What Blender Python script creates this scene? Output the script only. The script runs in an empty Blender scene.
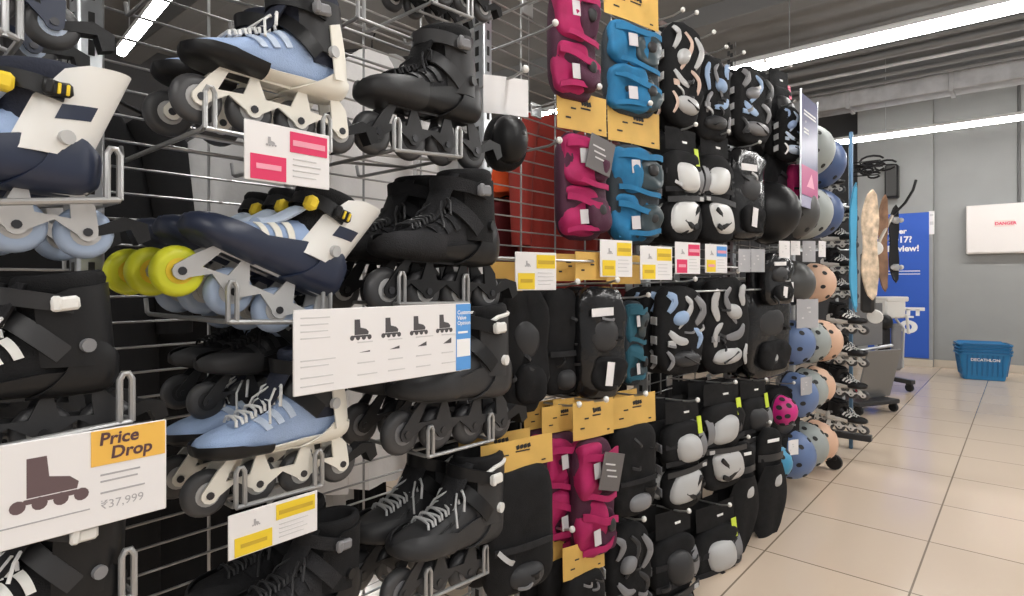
import bpy, bmesh, math, random
from math import sin, cos, pi, radians as R
from mathutils import Vector, Matrix, noise

S = bpy.context.scene
COL = S.collection
random.seed(7)

# ------------------------------------------------------------------ camera
EYE = 1.30
CAM = Vector((0, 0, EYE))
FOC, CX, HOR = 592.0, 512.0, 281.0
YAW = R(40.9)
FW = Vector((-sin(YAW), cos(YAW), 0)); RT = Vector((cos(YAW), sin(YAW), 0)); UP = Vector((0, 0, 1))
cam = bpy.data.cameras.new('camera'); co = bpy.data.objects.new('camera', cam); COL.objects.link(co)
cam.sensor_width = 36; cam.lens = 36 * FOC / 1024; cam.shift_y = -(298 - HOR) / 1024
cam.clip_start = 0.02; cam.clip_end = 60
co.location = CAM; co.rotation_euler = (pi / 2, 0, YAW)
S.camera = co
# ------------------------------------------------------------------ world, exposure
W = bpy.data.worlds.new('store'); S.world = W; W.use_nodes = True
W.node_tree.nodes['Background'].inputs[0].default_value = (1.0, 0.98, 0.96, 1)
W.node_tree.nodes['Background'].inputs[1].default_value = 0.55
S.view_settings.view_transform = 'Standard'; S.view_settings.look = 'None'
S.view_settings.exposure = -0.10; S.view_settings.gamma = 1.0
S.view_settings.use_curve_mapping = False
STRIP = 44.0          # emission of the ceiling light strips

def ray(px, py): return FW + RT * ((px - CX) / FOC) + UP * ((HOR - py) / FOC)
def on_x(px, py, X): d = ray(px, py); return CAM + d * (X / d.x)
def on_y(px, py, Y): d = ray(px, py); return CAM + d * (Y / d.y)
def on_z(px, py, Z): d = ray(px, py); return CAM + d * ((Z - EYE) / d.z)

# ------------------------------------------------------------------ materials
MATS = {}
def mat(name, col, rough=0.5, metal=0.0, emit=0.0, bump=0.0, bscale=200, var=0.0, vscale=8, coat=0.0, trans=0.0):
    if name in MATS: return MATS[name]
    m = bpy.data.materials.new(name); m.use_nodes = True
    nt = m.node_tree; b = nt.nodes['Principled BSDF']
    b.inputs['Base Color'].default_value = (*col, 1); b.inputs['Roughness'].default_value = rough
    b.inputs['Metallic'].default_value = metal
    b.inputs['Coat Weight'].default_value = coat
    if 'black' in name or 'charcoal' in name or 'mesh' in name: b.inputs['Specular IOR Level'].default_value = 0.28
    if trans: b.inputs['Transmission Weight'].default_value = trans
    if emit:
        b.inputs['Emission Color'].default_value = (*col, 1); b.inputs['Emission Strength'].default_value = emit
    if var or bump:
        tc = nt.nodes.new('ShaderNodeTexCoord')
    if var:
        n = nt.nodes.new('ShaderNodeTexNoise'); n.inputs['Scale'].default_value = vscale; n.inputs['Detail'].default_value = 4
        r = nt.nodes.new('ShaderNodeValToRGB')
        r.color_ramp.elements[0].position = 0.3; r.color_ramp.elements[1].position = 0.7
        r.color_ramp.elements[0].color = (*[max(0, c * (1 - var)) for c in col], 1)
        r.color_ramp.elements[1].color = (*[min(1, c * (1 + var)) for c in col], 1)
        nt.links.new(tc.outputs['Object'], n.inputs['Vector']); nt.links.new(n.outputs['Fac'], r.inputs['Fac'])
        nt.links.new(r.outputs['Color'], b.inputs['Base Color'])
    if bump:
        n2 = nt.nodes.new('ShaderNodeTexNoise'); n2.inputs['Scale'].default_value = bscale
        bp = nt.nodes.new('ShaderNodeBump'); bp.inputs['Strength'].default_value = bump; bp.inputs['Distance'].default_value = 0.003
        nt.links.new(tc.outputs['Object'], n2.inputs['Vector']); nt.links.new(n2.outputs['Fac'], bp.inputs['Height'])
        nt.links.new(bp.outputs['Normal'], b.inputs['Normal'])
    MATS[name] = m; return m

STEEL = mat('zinc_steel', (0.52, 0.54, 0.56), 0.32, 0.85, var=0.12, vscale=20)
WIRE = mat('wire_chrome', (0.50, 0.50, 0.50), 0.3, 0.85)
GRIDW = mat('grid_wire', (0.40, 0.40, 0.40), 0.35, 0.7)
HOLDW = mat('holder_wire', (0.40, 0.40, 0.40), 0.35, 0.6)
BLACKP = mat('black_plastic', (0.012, 0.012, 0.013), 0.38, bump=0.05)
BLACKF = mat('black_fabric', (0.009, 0.009, 0.010), 0.85, bump=0.5, bscale=500, var=0.3, vscale=30)
CHARF = mat('charcoal_fabric', (0.019, 0.019, 0.021), 0.8, bump=0.5, bscale=400, var=0.25, vscale=30)
CHARP = mat('charcoal_plastic', (0.036, 0.036, 0.038), 0.45, bump=0.05)
GREYP = mat('grey_plastic', (0.20, 0.20, 0.21), 0.42)
LGREYP = mat('light_grey_plastic', (0.47, 0.47, 0.47), 0.36)
WHITEP = mat('white_plastic', (0.78, 0.77, 0.74), 0.35)
CREAMP = mat('cream_plastic', (0.80, 0.77, 0.69), 0.35)
WHITEL = mat('white_lace', (0.75, 0.75, 0.74), 0.8, bump=0.3)
LBLUEF = mat('light_blue_fabric', (0.33, 0.44, 0.66), 0.75, bump=0.4, bscale=500, var=0.08, vscale=20)
LBLUE2 = mat('pale_blue_fabric', (0.55, 0.64, 0.78), 0.75, bump=0.3, bscale=500)
NAVYP = mat('navy_plastic', (0.018, 0.026, 0.055), 0.35)
NAVYF = mat('navy_fabric', (0.014, 0.018, 0.035), 0.8, bump=0.3)
YELLOWW = mat('yellow_wheel', (0.70, 0.72, 0.03), 0.35)
DKWHEEL = mat('grey_wheel', (0.055, 0.055, 0.058), 0.4)
BLUEWHEEL = mat('pale_blue_wheel', (0.32, 0.40, 0.54), 0.35)
HUBG = mat('hub_grey', (0.42, 0.42, 0.42), 0.35)
BOLT = mat('bolt_steel', (0.05, 0.05, 0.055), 0.3, 0.6)
CARDW = mat('white_card', (0.82, 0.80, 0.80), 0.55)
CARDY = mat('kraft_yellow_card', (0.68, 0.42, 0.105), 0.65, var=0.06, vscale=15)
YELP = mat('price_yellow', (0.86, 0.62, 0.03), 0.55)
ORGP = mat('price_orange', (0.86, 0.50, 0.09), 0.55)
REDP = mat('price_red', (0.74, 0.035, 0.13), 0.55)
BLUP = mat('print_blue', (0.10, 0.33, 0.74), 0.55)
INKK = mat('ink_black', (0.03, 0.03, 0.03), 0.6)
INKG = mat('ink_grey', (0.42, 0.41, 0.42), 0.6)
INKL = mat('ink_pale', (0.62, 0.61, 0.61), 0.6)
INKW = mat('ink_white', (0.88, 0.88, 0.88), 0.6)
INKB = mat('ink_brown', (0.10, 0.045, 0.05), 0.6)
PINKF = mat('magenta_fabric', (0.40, 0.008, 0.10), 0.75, bump=0.4, bscale=400, var=0.15, vscale=20)
BLUEF = mat('azure_fabric', (0.012, 0.16, 0.34), 0.75, bump=0.4, bscale=400, var=0.15, vscale=20)
TEALF = mat('teal_fabric', (0.02, 0.11, 0.16), 0.75, bump=0.4)
MESHP = mat('plum_mesh', (0.075, 0.02, 0.045), 0.6, bump=0.6, bscale=700)
MESHB = mat('dark_mesh', (0.035, 0.045, 0.055), 0.6, bump=0.6, bscale=700)
LIME = mat('lime_tab', (0.62, 0.75, 0.06), 0.6)
POLYB = mat('glossy_black_bag', (0.010, 0.010, 0.011), 0.22, coat=0.2, bump=0.9, bscale=45)
PEACHF = mat('blush_fabric', (0.62, 0.46, 0.38), 0.7)
SKYF = mat('sky_panel', (0.30, 0.42, 0.62), 0.6)

# ------------------------------------------------------------------ mesh builder
class MB:
    def __init__(s): s.v = []; s.f = []; s.m = []; s.s = []
    def add(s, vs, fs, m=0, smooth=True):
        o = len(s.v); s.v += [tuple(p) for p in vs]
        for f in fs: s.f.append([i + o for i in f]); s.m.append(m); s.s.append(smooth)
        return s
    def box(s, c, d, m=0, b=None, rot=None):
        hx, hy, hz = d[0] / 2, d[1] / 2, d[2] / 2
        if b is None: b = min(d) * 0.18
        b = min(b, min(hx, hy, hz) * 0.9)
        sg = [(x, y, z) for x in (-1, 1) for y in (-1, 1) for z in (-1, 1)]
        vs = []; ix = {}
        for k in sg:
            for a in range(3):
                p = [k[0] * (hx - b), k[1] * (hy - b), k[2] * (hz - b)]; p[a] = k[a] * (hx, hy, hz)[a]
                ix[(k, a)] = len(vs); vs.append(Vector(p))
        fs = []
        for a in range(3):
            u, w = [i for i in range(3) if i != a]
            for sa in (-1, 1):
                q = []
                for su, sw in ((-1, -1), (1, -1), (1, 1), (-1, 1)):
                    k = [0, 0, 0]; k[a] = sa; k[u] = su; k[w] = sw; q.append(ix[(tuple(k), a)])
                fs.append(q)
            for su in (-1, 1):
                for sw in (-1, 1):
                    k0 = [0, 0, 0]; k0[a] = -1; k0[u] = su; k0[w] = sw; k1 = list(k0); k1[a] = 1
                    k0 = tuple(k0); k1 = tuple(k1)
                    fs.append([ix[(k0, u)], ix[(k1, u)], ix[(k1, w)], ix[(k0, w)]])
        for k in sg: fs.append([ix[(k, 0)], ix[(k, 1)], ix[(k, 2)]])
        out = []
        for f in fs:
            p = [vs[i] for i in f]; n = (p[1] - p[0]).cross(p[2] - p[0]); cc = sum(p, Vector()) / len(p)
            out.append(f if n.dot(cc) >= 0 else f[::-1])
        c = Vector(c)
        vs = [(rot @ v if rot else v) + c for v in vs]
        return s.add(vs, out, m, False)
    def loft(s, rings, m=0, c0=True, c1=True, closed=True, smooth=True):
        n = len(rings[0]); vs = [p for r in rings for p in r]; fs = []
        for i in range(len(rings) - 1):
            for j in range(n if closed else n - 1):
                k = (j + 1) % n
                fs.append([i * n + j, i * n + k, (i + 1) * n + k, (i + 1) * n + j])
        if c0: fs.append(list(range(n))[::-1])
        if c1: fs.append([(len(rings) - 1) * n + j for j in range(n)])
        return s.add(vs, fs, m, smooth)
    def tube(s, pts, r, n=6, m=0, closed=False):
        pts = [Vector(p) for p in pts]; rings = []; N = len(pts)
        prev = None
        for i, p in enumerate(pts):
            if closed: t = pts[(i + 1) % N] - pts[i - 1]
            else: t = pts[min(i + 1, N - 1)] - pts[max(i - 1, 0)]
            t.normalize()
            if prev is None:
                a = Vector((0, 0, 1)) if abs(t.z) < 0.9 else Vector((1, 0, 0))
                u = t.cross(a).normalized()
            else:
                u = (prev - t * prev.dot(t)).normalized()
            prev = u; w = t.cross(u)
            rr = r[i] if isinstance(r, (list, tuple)) else r
            rings.append([p + (u * cos(2 * pi * k / n) + w * sin(2 * pi * k / n)) * rr for k in range(n)])
        if closed: rings.append(rings[0]); return s.loft(rings, m, False, False)
        return s.loft(rings, m)
    def cyl(s, p0, p1, r, r1=None, n=12, m=0):
        return s.tube([p0, p1], [r, r if r1 is None else r1], n, m)
    def lathe(s, prof, o, ax, n=20, m=0, cap=True):
        ax = Vector(ax).normalized(); a = Vector((0, 0, 1)) if abs(ax.z) < 0.9 else Vector((1, 0, 0))
        u = ax.cross(a).normalized(); w = ax.cross(u); o = Vector(o)
        return s.loft([[o + ax * h + (u * cos(2 * pi * k / n) + w * sin(2 * pi * k / n)) * max(r, 1e-4) for k in range(n)] for r, h in prof], m, cap, cap)
    def patch(s, fn, nu, nv, th, m=0, smooth=True):
        """thickened surface fn(u,v), u,v in 0..1"""
        P = [[Vector(fn(i / nu, j / nv)) for j in range(nv + 1)] for i in range(nu + 1)]
        Q = []
        for i in range(nu + 1):
            row = []
            for j in range(nv + 1):
                du = P[min(i + 1, nu)][j] - P[max(i - 1, 0)][j]; dv = P[i][min(j + 1, nv)] - P[i][max(j - 1, 0)]
                n = du.cross(dv)
                n = n.normalized() if n.length > 1e-12 else Vector((0, 0, 1))
                row.append(P[i][j] + n * th)
            Q.append(row)
        w = nv + 1; N = (nu + 1) * w
        vs = [p for r in P for p in r] + [p for r in Q for p in r]; fs = []
        for i in range(nu):
            for j in range(nv):
                a, b, c, d = i * w + j, (i + 1) * w + j, (i + 1) * w + j + 1, i * w + j + 1
                fs.append([a, d, c, b]); fs.append([N + a, N + b, N + c, N + d])
        for i in range(nu):
            a, b = i * w, (i + 1) * w; fs.append([a, b, N + b, N + a])
            a, b = i * w + nv, (i + 1) * w + nv; fs.append([b, a, N + a, N + b])
        for j in range(nv):
            a, b = j, j + 1; fs.append([b, a, N + a, N + b])
            a, b = nu * w + j, nu * w + j + 1; fs.append([a, b, N + b, N + a])
        return s.add(vs, fs, m, smooth)
    def prism(s, outer, holes, M, th, m=0):
        """2-D outline with holes, mapped by M (Matrix: local x,y in plane, z thickness 0..th)"""
        bm = bmesh.new(); es = []
        for loop in [outer] + list(holes):
            vv = [bm.verts.new((x, y, 0)) for x, y in loop]
            es += [bm.edges.new((vv[i], vv[(i + 1) % len(vv)])) for i in range(len(vv))]
        bmesh.ops.triangle_fill(bm, use_beauty=True, edges=es)
        fs = list(bm.faces)
        g = bmesh.ops.extrude_face_region(bm, geom=fs)
        for v in [e for e in g['geom'] if isinstance(e, bmesh.types.BMVert)]: v.co.z += th
        bm.verts.index_update()
        s.add([M @ v.co for v in bm.verts], [[v.index for v in f.verts] for f in bm.faces], m, False)
        bm.free(); return s
    def sph(s, c, r, m=0, n=12, k=8):
        c = Vector(c); r = r if isinstance(r, (tuple, list)) else (r, r, r)
        rings = []
        for i in range(1, k):
            a = pi * i / k
            rings.append([c + Vector((r[0] * sin(a) * cos(2 * pi * j / n), r[1] * sin(a) * sin(2 * pi * j / n), r[2] * cos(a))) for j in range(n)])
        return s.loft(rings, m)

def prop(o, label=None, cat=None, group=None, kind=None):
    if label: o['label'] = label
    if cat: o['category'] = cat
    if group: o['group'] = group
    if kind: o['kind'] = kind
    return o
def obj(name, mb, mats, parent=None, sharp=38, fix=True):
    me = bpy.data.meshes.new(name)
    me.from_pydata(mb.v, [], mb.f)
    if not isinstance(mats, (list, tuple)): mats = [mats]
    for mm in mats: me.materials.append(mm)
    me.polygons.foreach_set('material_index', mb.m); me.polygons.foreach_set('use_smooth', [bool(x) for x in mb.s])
    if fix:
        bm = bmesh.new(); bm.from_mesh(me); bmesh.ops.recalc_face_normals(bm, faces=bm.faces); bm.to_mesh(me); bm.free()
    me.update()
    me.set_sharp_from_angle(angle=R(sharp))
    o = bpy.data.objects.new(name, me); COL.objects.link(o)
    if parent: o.parent = parent
    return o
def thing(name, loc=(0, 0, 0), rz=0, label=None, cat=None, group=None):
    o = bpy.data.objects.new(name, None); COL.objects.link(o); o.empty_display_size = 0.05
    o.location = loc; o.rotation_euler = (0, 0, rz)
    return prop(o, label, cat, group)
def copy_tree(o, parent=None):
    c = o.copy(); COL.objects.link(c)
    if parent: c.parent = parent
    for ch in list(o.children): copy_tree(ch, c)
    return c
def struct(name, mb, mats, **k):
    return prop(obj(name, mb, mats, **k), kind='structure')

_tc = {}
def text_geo(txt, size, bold=0.0):
    key = (txt, size, bold)
    if key in _tc: return _tc[key]
    cu = bpy.data.curves.new('t', 'FONT'); cu.body = txt; cu.size = size; cu.offset = bold; cu.resolution_u = 3
    cu.space_line = 0.95
    o = bpy.data.objects.new('t', cu); COL.objects.link(o)
    dg = bpy.context.evaluated_depsgraph_get(); me = o.evaluated_get(dg).to_mesh()
    vs = [v.co.copy() for v in me.vertices]; fs = [list(p.vertices) for p in me.polygons]
    o.evaluated_get(dg).to_mesh_clear(); bpy.data.objects.remove(o); bpy.data.curves.remove(cu)
    _tc[key] = (vs, fs); return vs, fs
def put_text(mb, txt, size, y, z, x=0.001, m=0, slant=0.0, bold=0.0, tilt=0.0):
    """text lying in the local y-z plane, facing +x, baseline start at (y, z)"""
    vs, fs = text_geo(txt, size, bold)
    mb.add([(x, y + (v.x + slant * v.y) * cos(tilt) - v.y * sin(tilt), z + v.y * cos(tilt) + v.x * sin(tilt)) for v in vs], fs, m, False)

# ================================================================== SETTING
# floor with large glossy tiles
def floor_mat():
    m = bpy.data.materials.new('floor_tiles'); m.use_nodes = True; nt = m.node_tree; b = nt.nodes['Principled BSDF']
    tc = nt.nodes.new('ShaderNodeTexCoord'); mp = nt.nodes.new('ShaderNodeMapping')
    mp.inputs['Location'].default_value = (0.91 + 0.037 + 0.585 * 30, -2.955 + 0.64 * 30, 0)
    br = nt.nodes.new('ShaderNodeTexBrick'); br.offset = 0; br.squash = 1
    br.inputs['Scale'].default_value = 1; br.inputs['Mortar Size'].default_value = 0.0045; br.inputs['Mortar Smooth'].default_value = 0.2
    br.inputs['Brick Width'].default_value = 0.585; br.inputs['Row Height'].default_value = 0.64
    br.inputs['Color1'].default_value = (0.74, 0.60, 0.47, 1); br.inputs['Color2'].default_value = (0.71, 0.575, 0.45, 1)
    br.inputs['Mortar'].default_value = (0.25, 0.19, 0.14, 1)
    nt.links.new(tc.outputs['Object'], mp.inputs['Vector']); nt.links.new(mp.outputs['Vector'], br.inputs['Vector'])
    n = nt.nodes.new('ShaderNodeTexNoise'); n.inputs['Scale'].default_value = 2.2; n.inputs['Detail'].default_value = 6
    nt.links.new(tc.outputs['Object'], n.inputs['Vector'])
    mx = nt.nodes.new('ShaderNodeMix'); mx.data_type = 'RGBA'; mx.blend_type = 'MULTIPLY'; mx.inputs['Factor'].default_value = 0.25
    nt.links.new(br.outputs['Color'], mx.inputs['A']); nt.links.new(n.outputs['Color'], mx.inputs['B'])
    hs = nt.nodes.new('ShaderNodeHueSaturation'); hs.inputs['Value'].default_value = 1.1
    nt.links.new(mx.outputs['Result'], hs.inputs['Color'])
    nt.links.new(br.outputs['Color'], b.inputs['Base Color'])
    b.inputs['Roughness'].default_value = 0.14; b.inputs['IOR'].default_value = 1.5
    nt.nodes.remove(mx); nt.nodes.remove(hs); nt.nodes.remove(n)
    return m
WALLY = 11.0
struct('floor', MB().box((-1.5, 4.0, -0.05), (15, 16, 0.1), b=0.001), floor_mat())
CEIL = mat('ceiling_grey', (0.19, 0.19, 0.19), 0.8, var=0.12, vscale=2)
CEILZ = 4.4
struct('ceiling', MB().box((-1.5, 4.0, CEILZ + 0.1), (15, 16, 0.2), b=0.001), CEIL)
WALLM = mat('wall_grey_paint', (0.31, 0.318, 0.315), 0.6, var=0.03, vscale=3)
WALLD = mat('wall_dark_paint', (0.075, 0.075, 0.08), 0.7)
wl = on_y(859, 200, WALLY).x
struct('wall_back', MB().box(((wl + 6) / 2, WALLY + 0.1, CEILZ / 2), (6 - wl, 0.2, CEILZ), b=0.002), WALLM)
struct('wall_corner', MB().box((wl - 3.2, WALLY + 0.9, CEILZ / 2), (6.4, 0.2, CEILZ), b=0.002), WALLD)
struct('wall_left', MB().box((-9.0, 4, CEILZ / 2), (0.2, 16, CEILZ), b=0.002), WALLD)
pl = on_y(934, 200, WALLY).x
struct('trim_pilaster', MB().box(((wl + pl) / 2, WALLY - 0.06, CEILZ / 2), (pl - wl, 0.12, CEILZ), b=0.004), WALLM)
SKIRT = mat('cream_skirting', (0.62, 0.55, 0.46), 0.35)
struct('baseboard_back', MB().box(((pl + 6) / 2, WALLY - 0.012, 0.055), (6 - pl, 0.024, 0.11), b=0.004), SKIRT)
struct('baseboard_pilaster', MB().box(((wl + pl) / 2, WALLY - 0.132, 0.055), (pl - wl, 0.024, 0.11), b=0.004), SKIRT)
# ceiling services: silver cable ladder duct along the back wall, pipes, beams
GALV = mat('galvanised_sheet', (0.50, 0.50, 0.51), 0.45, 0.5, var=0.18, vscale=6)
DUCTY = 9.4
a = on_y(1010, 84, DUCTY); b_ = on_y(1010, 64, DUCTY)
mb = MB(); dz = (a.z + b_.z) / 2
mb.box((1.5, DUCTY, dz), (10, 0.35, b_.z - a.z - 0.02), b=0.01)
for k in range(9): mb.box((-3 + k * 1.15, DUCTY, dz), (0.05, 0.38, b_.z - a.z + 0.03), b=0.006)
struct('trim_duct', mb, GALV)
PIPE = mat('pipe_grey', (0.16, 0.16, 0.16), 0.5)
for k, (py, Y, r, mm) in enumerate(((52, 8.9, 0.03, PIPE), (43, 8.6, 0.022, GALV), (60, 9.0, 0.025, PIPE), (30, 8.3, 0.05, PIPE), (20, 8.0, 0.03, PIPE))):
    z = min(on_y(1000, py, Y).z, CEILZ - 0.06)
    struct('trim_pipe_%d' % (k + 1), MB().cyl((-5, Y, z), (6, Y, z), r, n=10), mm)
BEAM = mat('beam_grey', (0.17, 0.17, 0.17), 0.8)
for k, Y in enumerate((2.6, 6.6, 10.2)):
    struct('trim_beam_%d' % (k + 1), MB().box((-1.5, Y, CEILZ - 0.10), (15, 0.25, 0.24), b=0.01), BEAM)
RUST = mat('header_rail_brown', (0.10, 0.06, 0.05), 0.6, var=0.3, vscale=5)
# ceiling light strips
EMW = mat('led_diffuser', (1.0, 0.98, 0.95), 0.5, emit=STRIP)
HOUS = mat('led_housing', (0.75, 0.75, 0.75), 0.4)
def strip(x0, x1, y, z, label, rz=0.0, dw=0.10):
    t = thing('linear_ceiling_light', ((x0 + x1) / 2, y, z), rz, label, 'ceiling light', 'linear ceiling lights')
    L = x1 - x0
    obj('housing', MB().box((0, 0, 0.035), (L, dw, 0.05), b=0.008), HOUS, t)
    o = obj('diffuser', MB().box((0, 0, -0.001), (L - 0.02, dw, 0.06), b=0.012), EMW, t)
    for q in (-0.4, 0.4): obj('suspension_cable', MB().cyl((q * L, 0, 0.06), (q * L, 0, CEILZ - z), 0.004, n=6), STEEL, t)
LZ = 2.97
strip(-1.95, 4.2, 4.72, LZ, 'long white tube light running from above the pads to the top right corner')
strip(-2.06, 4.4, 9.3, 3.253, 'farther long white tube light in front of the grey back wall')
p0 = on_z(119, 57, LZ); strip(-5.0, -2.3, 1.28, LZ, 'short bright tube light seen through the wires at upper left', rz=R(-5), dw=0.055)  # out-of-view end lengthened to brighten the clothes behind the rack
strip(-1.2, 4.2, 1.3, LZ + 0.2, 'unseen white tube light added for fill over the aisle beside the camera')  # out of view, added as fill light
strip(-1.2, 4.2, -1.6, LZ + 0.2, 'unseen white tube light added for fill over the aisle behind the camera')  # added fill source, stays behind the camera
strip(-8.0, -3.4, 4.72, LZ, 'white tube light added behind the rack to light the next aisle')  # supposed lamp, added so the back side gets light

# ================================================================== BACK WALL OBJECTS
def sheet(name, w, h, th, m_, parent, y=0, z=0, x=0, b=0.0015):
    return obj(name, MB().box((x, y, z), (th, w, h), b=min(b, th * 0.3)), m_, parent)
# blue poster
PW = WALLY - 0.13
pl_, pr_ = on_y(868, 290, PW), on_y(929, 290, PW)
pt, pb = on_y(929, 212, PW).z, 0.13
pw, ph = pr_.x - pl_.x, pt - pb
t = thing('blue_wall_poster', (pr_.x - pw / 2, PW, pb), -pi / 2, 'tall royal blue poster with white lettering on the grey back wall', 'poster')
POSTB = mat('poster_blue', (0.02, 0.10, 0.52), 0.5)
sheet('panel', pw, ph, 0.02, POSTB, t, z=ph / 2)
mb = MB()
def pz(py): return on_y(915, py, PW).z - pb
def pyl(px): return on_y(px, 240, PW).x - (pr_.x - pw / 2)
for tx_, sz, xr, yb in (('Runner', 0.11, 907, 233), ('2017?', 0.13, 912, 242), ('Review!', 0.13, 919, 251)):
    wd_ = max(v.x for v in text_geo(tx_, sz, 0.004)[0]); put_text(mb, tx_, sz, pyl(xr) - wd_, pz(yb), 0.0112, bold=0.004)
for k, q in enumerate((271, 274)): mb.box((0.0115, 0.08, pz(q)), (0.002, 0.42, 0.012), b=0.0005)
obj('lettering', mb, INKW, t)
mb = MB()
mb.box((0.0125, 0.17, pz(309)), (0.004, 0.36, 0.05), b=0.001); mb.box((0.0125, 0.10, pz(317)), (0.004, 0.22, 0.03), b=0.001)
for yy in (0.02, 0.14, 0.26): mb.box((0.0125, yy, pz(312.5)), (0.004, 0.05, 0.10), b=0.001)
n = 24
mb.prism([(0.14 + 0.12 * cos(2 * pi * k / n), pz(327) + 0.10 * sin(2 * pi * k / n)) for k in range(n)],
         [[(0.14 + 0.045 * cos(2 * pi * k / n), pz(327) + 0.045 * sin(2 * pi * k / n)) for k in range(n)]],
         Matrix(((0, 0, 1, 0.0105), (1, 0, 0, 0), (0, 1, 0, 0), (0, 0, 0, 1))), 0.004)
obj('logo', mb, INKW, t)
a_, b2 = on_y(930, 290, PW), on_y(934, 290, PW)
t = thing('paper_notice', (b2.x - 0.03, WALLY - 0.122, 0), -pi / 2, 'narrow white paper notice taped beside the blue poster top', 'notice')
sheet('paper', 0.07, pz(212) - pz(235), 0.003, CARDW, t, z=(pz(212) + pz(235)) / 2 + pb)
mb = MB(); mb.box((0.003, 0, pz(216) + pb), (0.001, 0.045, 0.03)); mb.box((0.003, 0, pz(224) + pb), (0.001, 0.045, 0.05)); obj('printing', mb, INKL, t)
# electrical box
c0, c1 = on_y(966, 206, WALLY - 0.16), on_y(966, 254, WALLY - 0.16)
bw = 1.05; bh = c0.z - c1.z
t = thing('electrical_box', (c0.x + bw / 2, WALLY, c1.z), -pi / 2, 'white metal electrical box with red warning label on the back wall', 'electrical box')
BOXM = mat('box_enamel', (0.80, 0.76, 0.74), 0.4)
obj('cabinet', MB().box((0.08, 0, bh / 2), (0.15, bw, bh), b=0.008), BOXM, t)
d_ = obj('door', MB().box((0.158, -bw * 0.11, bh / 2), (0.012, bw * 0.76, bh * 0.95), b=0.004), BOXM, t)
mb = MB()
for zz in (0.09, bh - 0.07): mb.cyl((0.155, bw * 0.30, zz), (0.172, bw * 0.30, zz), 0.017, n=12)
obj('lock', mb, GREYP, t)
wy = -bw / 2 + 0.43
w_ = obj('warning_label', MB().box((0.165, wy, bh * 0.60), (0.003, 0.22, 0.09), b=0.0008), mat('label_pale_red', (0.78, 0.64, 0.60), 0.6), t)
mb = MB(); put_text(mb, 'DANGER', 0.058, wy - 0.105, bh * 0.60 - 0.02, 0.1675, bold=0.002); obj('lettering', mb, REDP, w_)
cx_ = on_y(1019, 200, WALLY - 0.02).x
prop(obj('electrical_conduit', MB().cyl((cx_, WALLY - 0.02, c0.z - 0.01), (cx_, WALLY - 0.02, CEILZ), 0.018, n=10), mat('conduit_dark', (0.12, 0.12, 0.12), 0.5)),
     'thin dark conduit rising from the white electrical box', 'conduit')
# speaker
s0, s1 = on_y(886, 166, WALLY - 0.2), on_y(899, 198, WALLY - 0.2)
t = thing('wall_speaker', ((s0.x + s1.x) / 2, WALLY - 0.13, s1.z), -pi / 2, 'black box loudspeaker high on the wall above the blue poster', 'speaker')
sh = s0.z - s1.z
obj('enclosure', MB().box((0.10, 0, sh / 2), (0.2, s1.x - s0.x, sh), b=0.02), BLACKP, t)
obj('grille', MB().box((0.203, 0, sh / 2), (0.012, (s1.x - s0.x) * 0.84, sh * 0.9), b=0.005), mat('speaker_grille', (0.05, 0.05, 0.05), 0.7, bump=0.8, bscale=300), t)

# stacked shopping baskets
BASK = mat('basket_blue', (0.012, 0.18, 0.42), 0.35); BASK2 = mat('basket_blue_dark', (0.012, 0.14, 0.34), 0.4)
def basket_mesh():
    L, Wd, H = 0.52, 0.36, 0.33; mb = MB()
    def ring(k, o, z):
        pts = []
        hx, hy = L / 2 * k + o, Wd / 2 * k + o; rr = 0.05
        for cxs, cys, a0 in ((1, 1, 0), (-1, 1, 90), (-1, -1, 180), (1, -1, 270)):
            for q in range(5):
                a = R(a0 + q * 22.5); pts.append(Vector((cxs * (hx - rr) + rr * cos(a), cys * (hy - rr) + rr * sin(a), z)))
        return pts
    mb.loft([ring(0.80, 0, 0.012), ring(0.80, 0, 0.0), ring(0.82, 0, 0.02), ring(0.90, 0, 0.16), ring(0.98, 0, H - 0.02), ring(1, 0.012, H - 0.02), ring(1, 0.016, H), ring(1, 0, H + 0.004),
             ring(0.97, -0.004, H - 0.02), ring(0.80, -0.004, 0.012)], c0=True, c1=False)
    for sx in (-1, 1):
        for k in range(5): mb.box((sx * (L / 2 * 0.91 + 0.002), -0.12 + k * 0.06, 0.17), (0.010, 0.012, 0.24), m=1, b=0.003, rot=Matrix.Rotation(sx * 0.14, 3, 'Y'))
    for sy in (-1, 1):
        for k in range(8): mb.box((-0.175 + k * 0.05, sy * (Wd / 2 * 0.91 + 0.002), 0.16), (0.012, 0.010, 0.22), m=1, b=0.003, rot=Matrix.Rotation(-sy * 0.10, 3, 'X'))
    return mb
bm_ = on_z(985, 379, 0.0)
bsc = 1.06
brt = thing('shopping_basket', (0.30, bm_.y, 0.0), 0, 'blue shopping basket with white lettering at the bottom of the stack', 'basket', 'nested blue shopping baskets')
brt.location = (bm_.x - 0.03, min(bm_.y, WALLY - 0.5), 0.004); brt.scale = (bsc,) * 3
brt.rotation_euler = (0, 0, R(12))
obj('body', basket_mesh(), [BASK, BASK2], brt)
for sy in (-1, 1): obj('handle', MB().tube([(-0.25, sy * 0.19, 0.31), (-0.22, sy * 0.2, 0.335), (0.22, sy * 0.2, 0.335), (0.25, sy * 0.19, 0.31)], 0.009, 8), BASK2, brt)
lb = MB(); vs, fs = text_geo('DECATHLON', 0.048, 0.001)
lb.add([(v.x - 0.145, -0.186, 0.235 + v.y) for v in vs], fs, 0, False)
first_copy = []
for k, lab in enumerate(('second blue basket up, nested in the bottom basket', 'third blue basket up in the nested stack by the wall', 'topmost empty blue basket of the nested stack by the wall')):
    c = copy_tree(brt); c.location.z += 0.040 * (k + 1); c['label'] = lab
    c.location.x += (0.004, -0.006, 0.003)[k]
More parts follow.
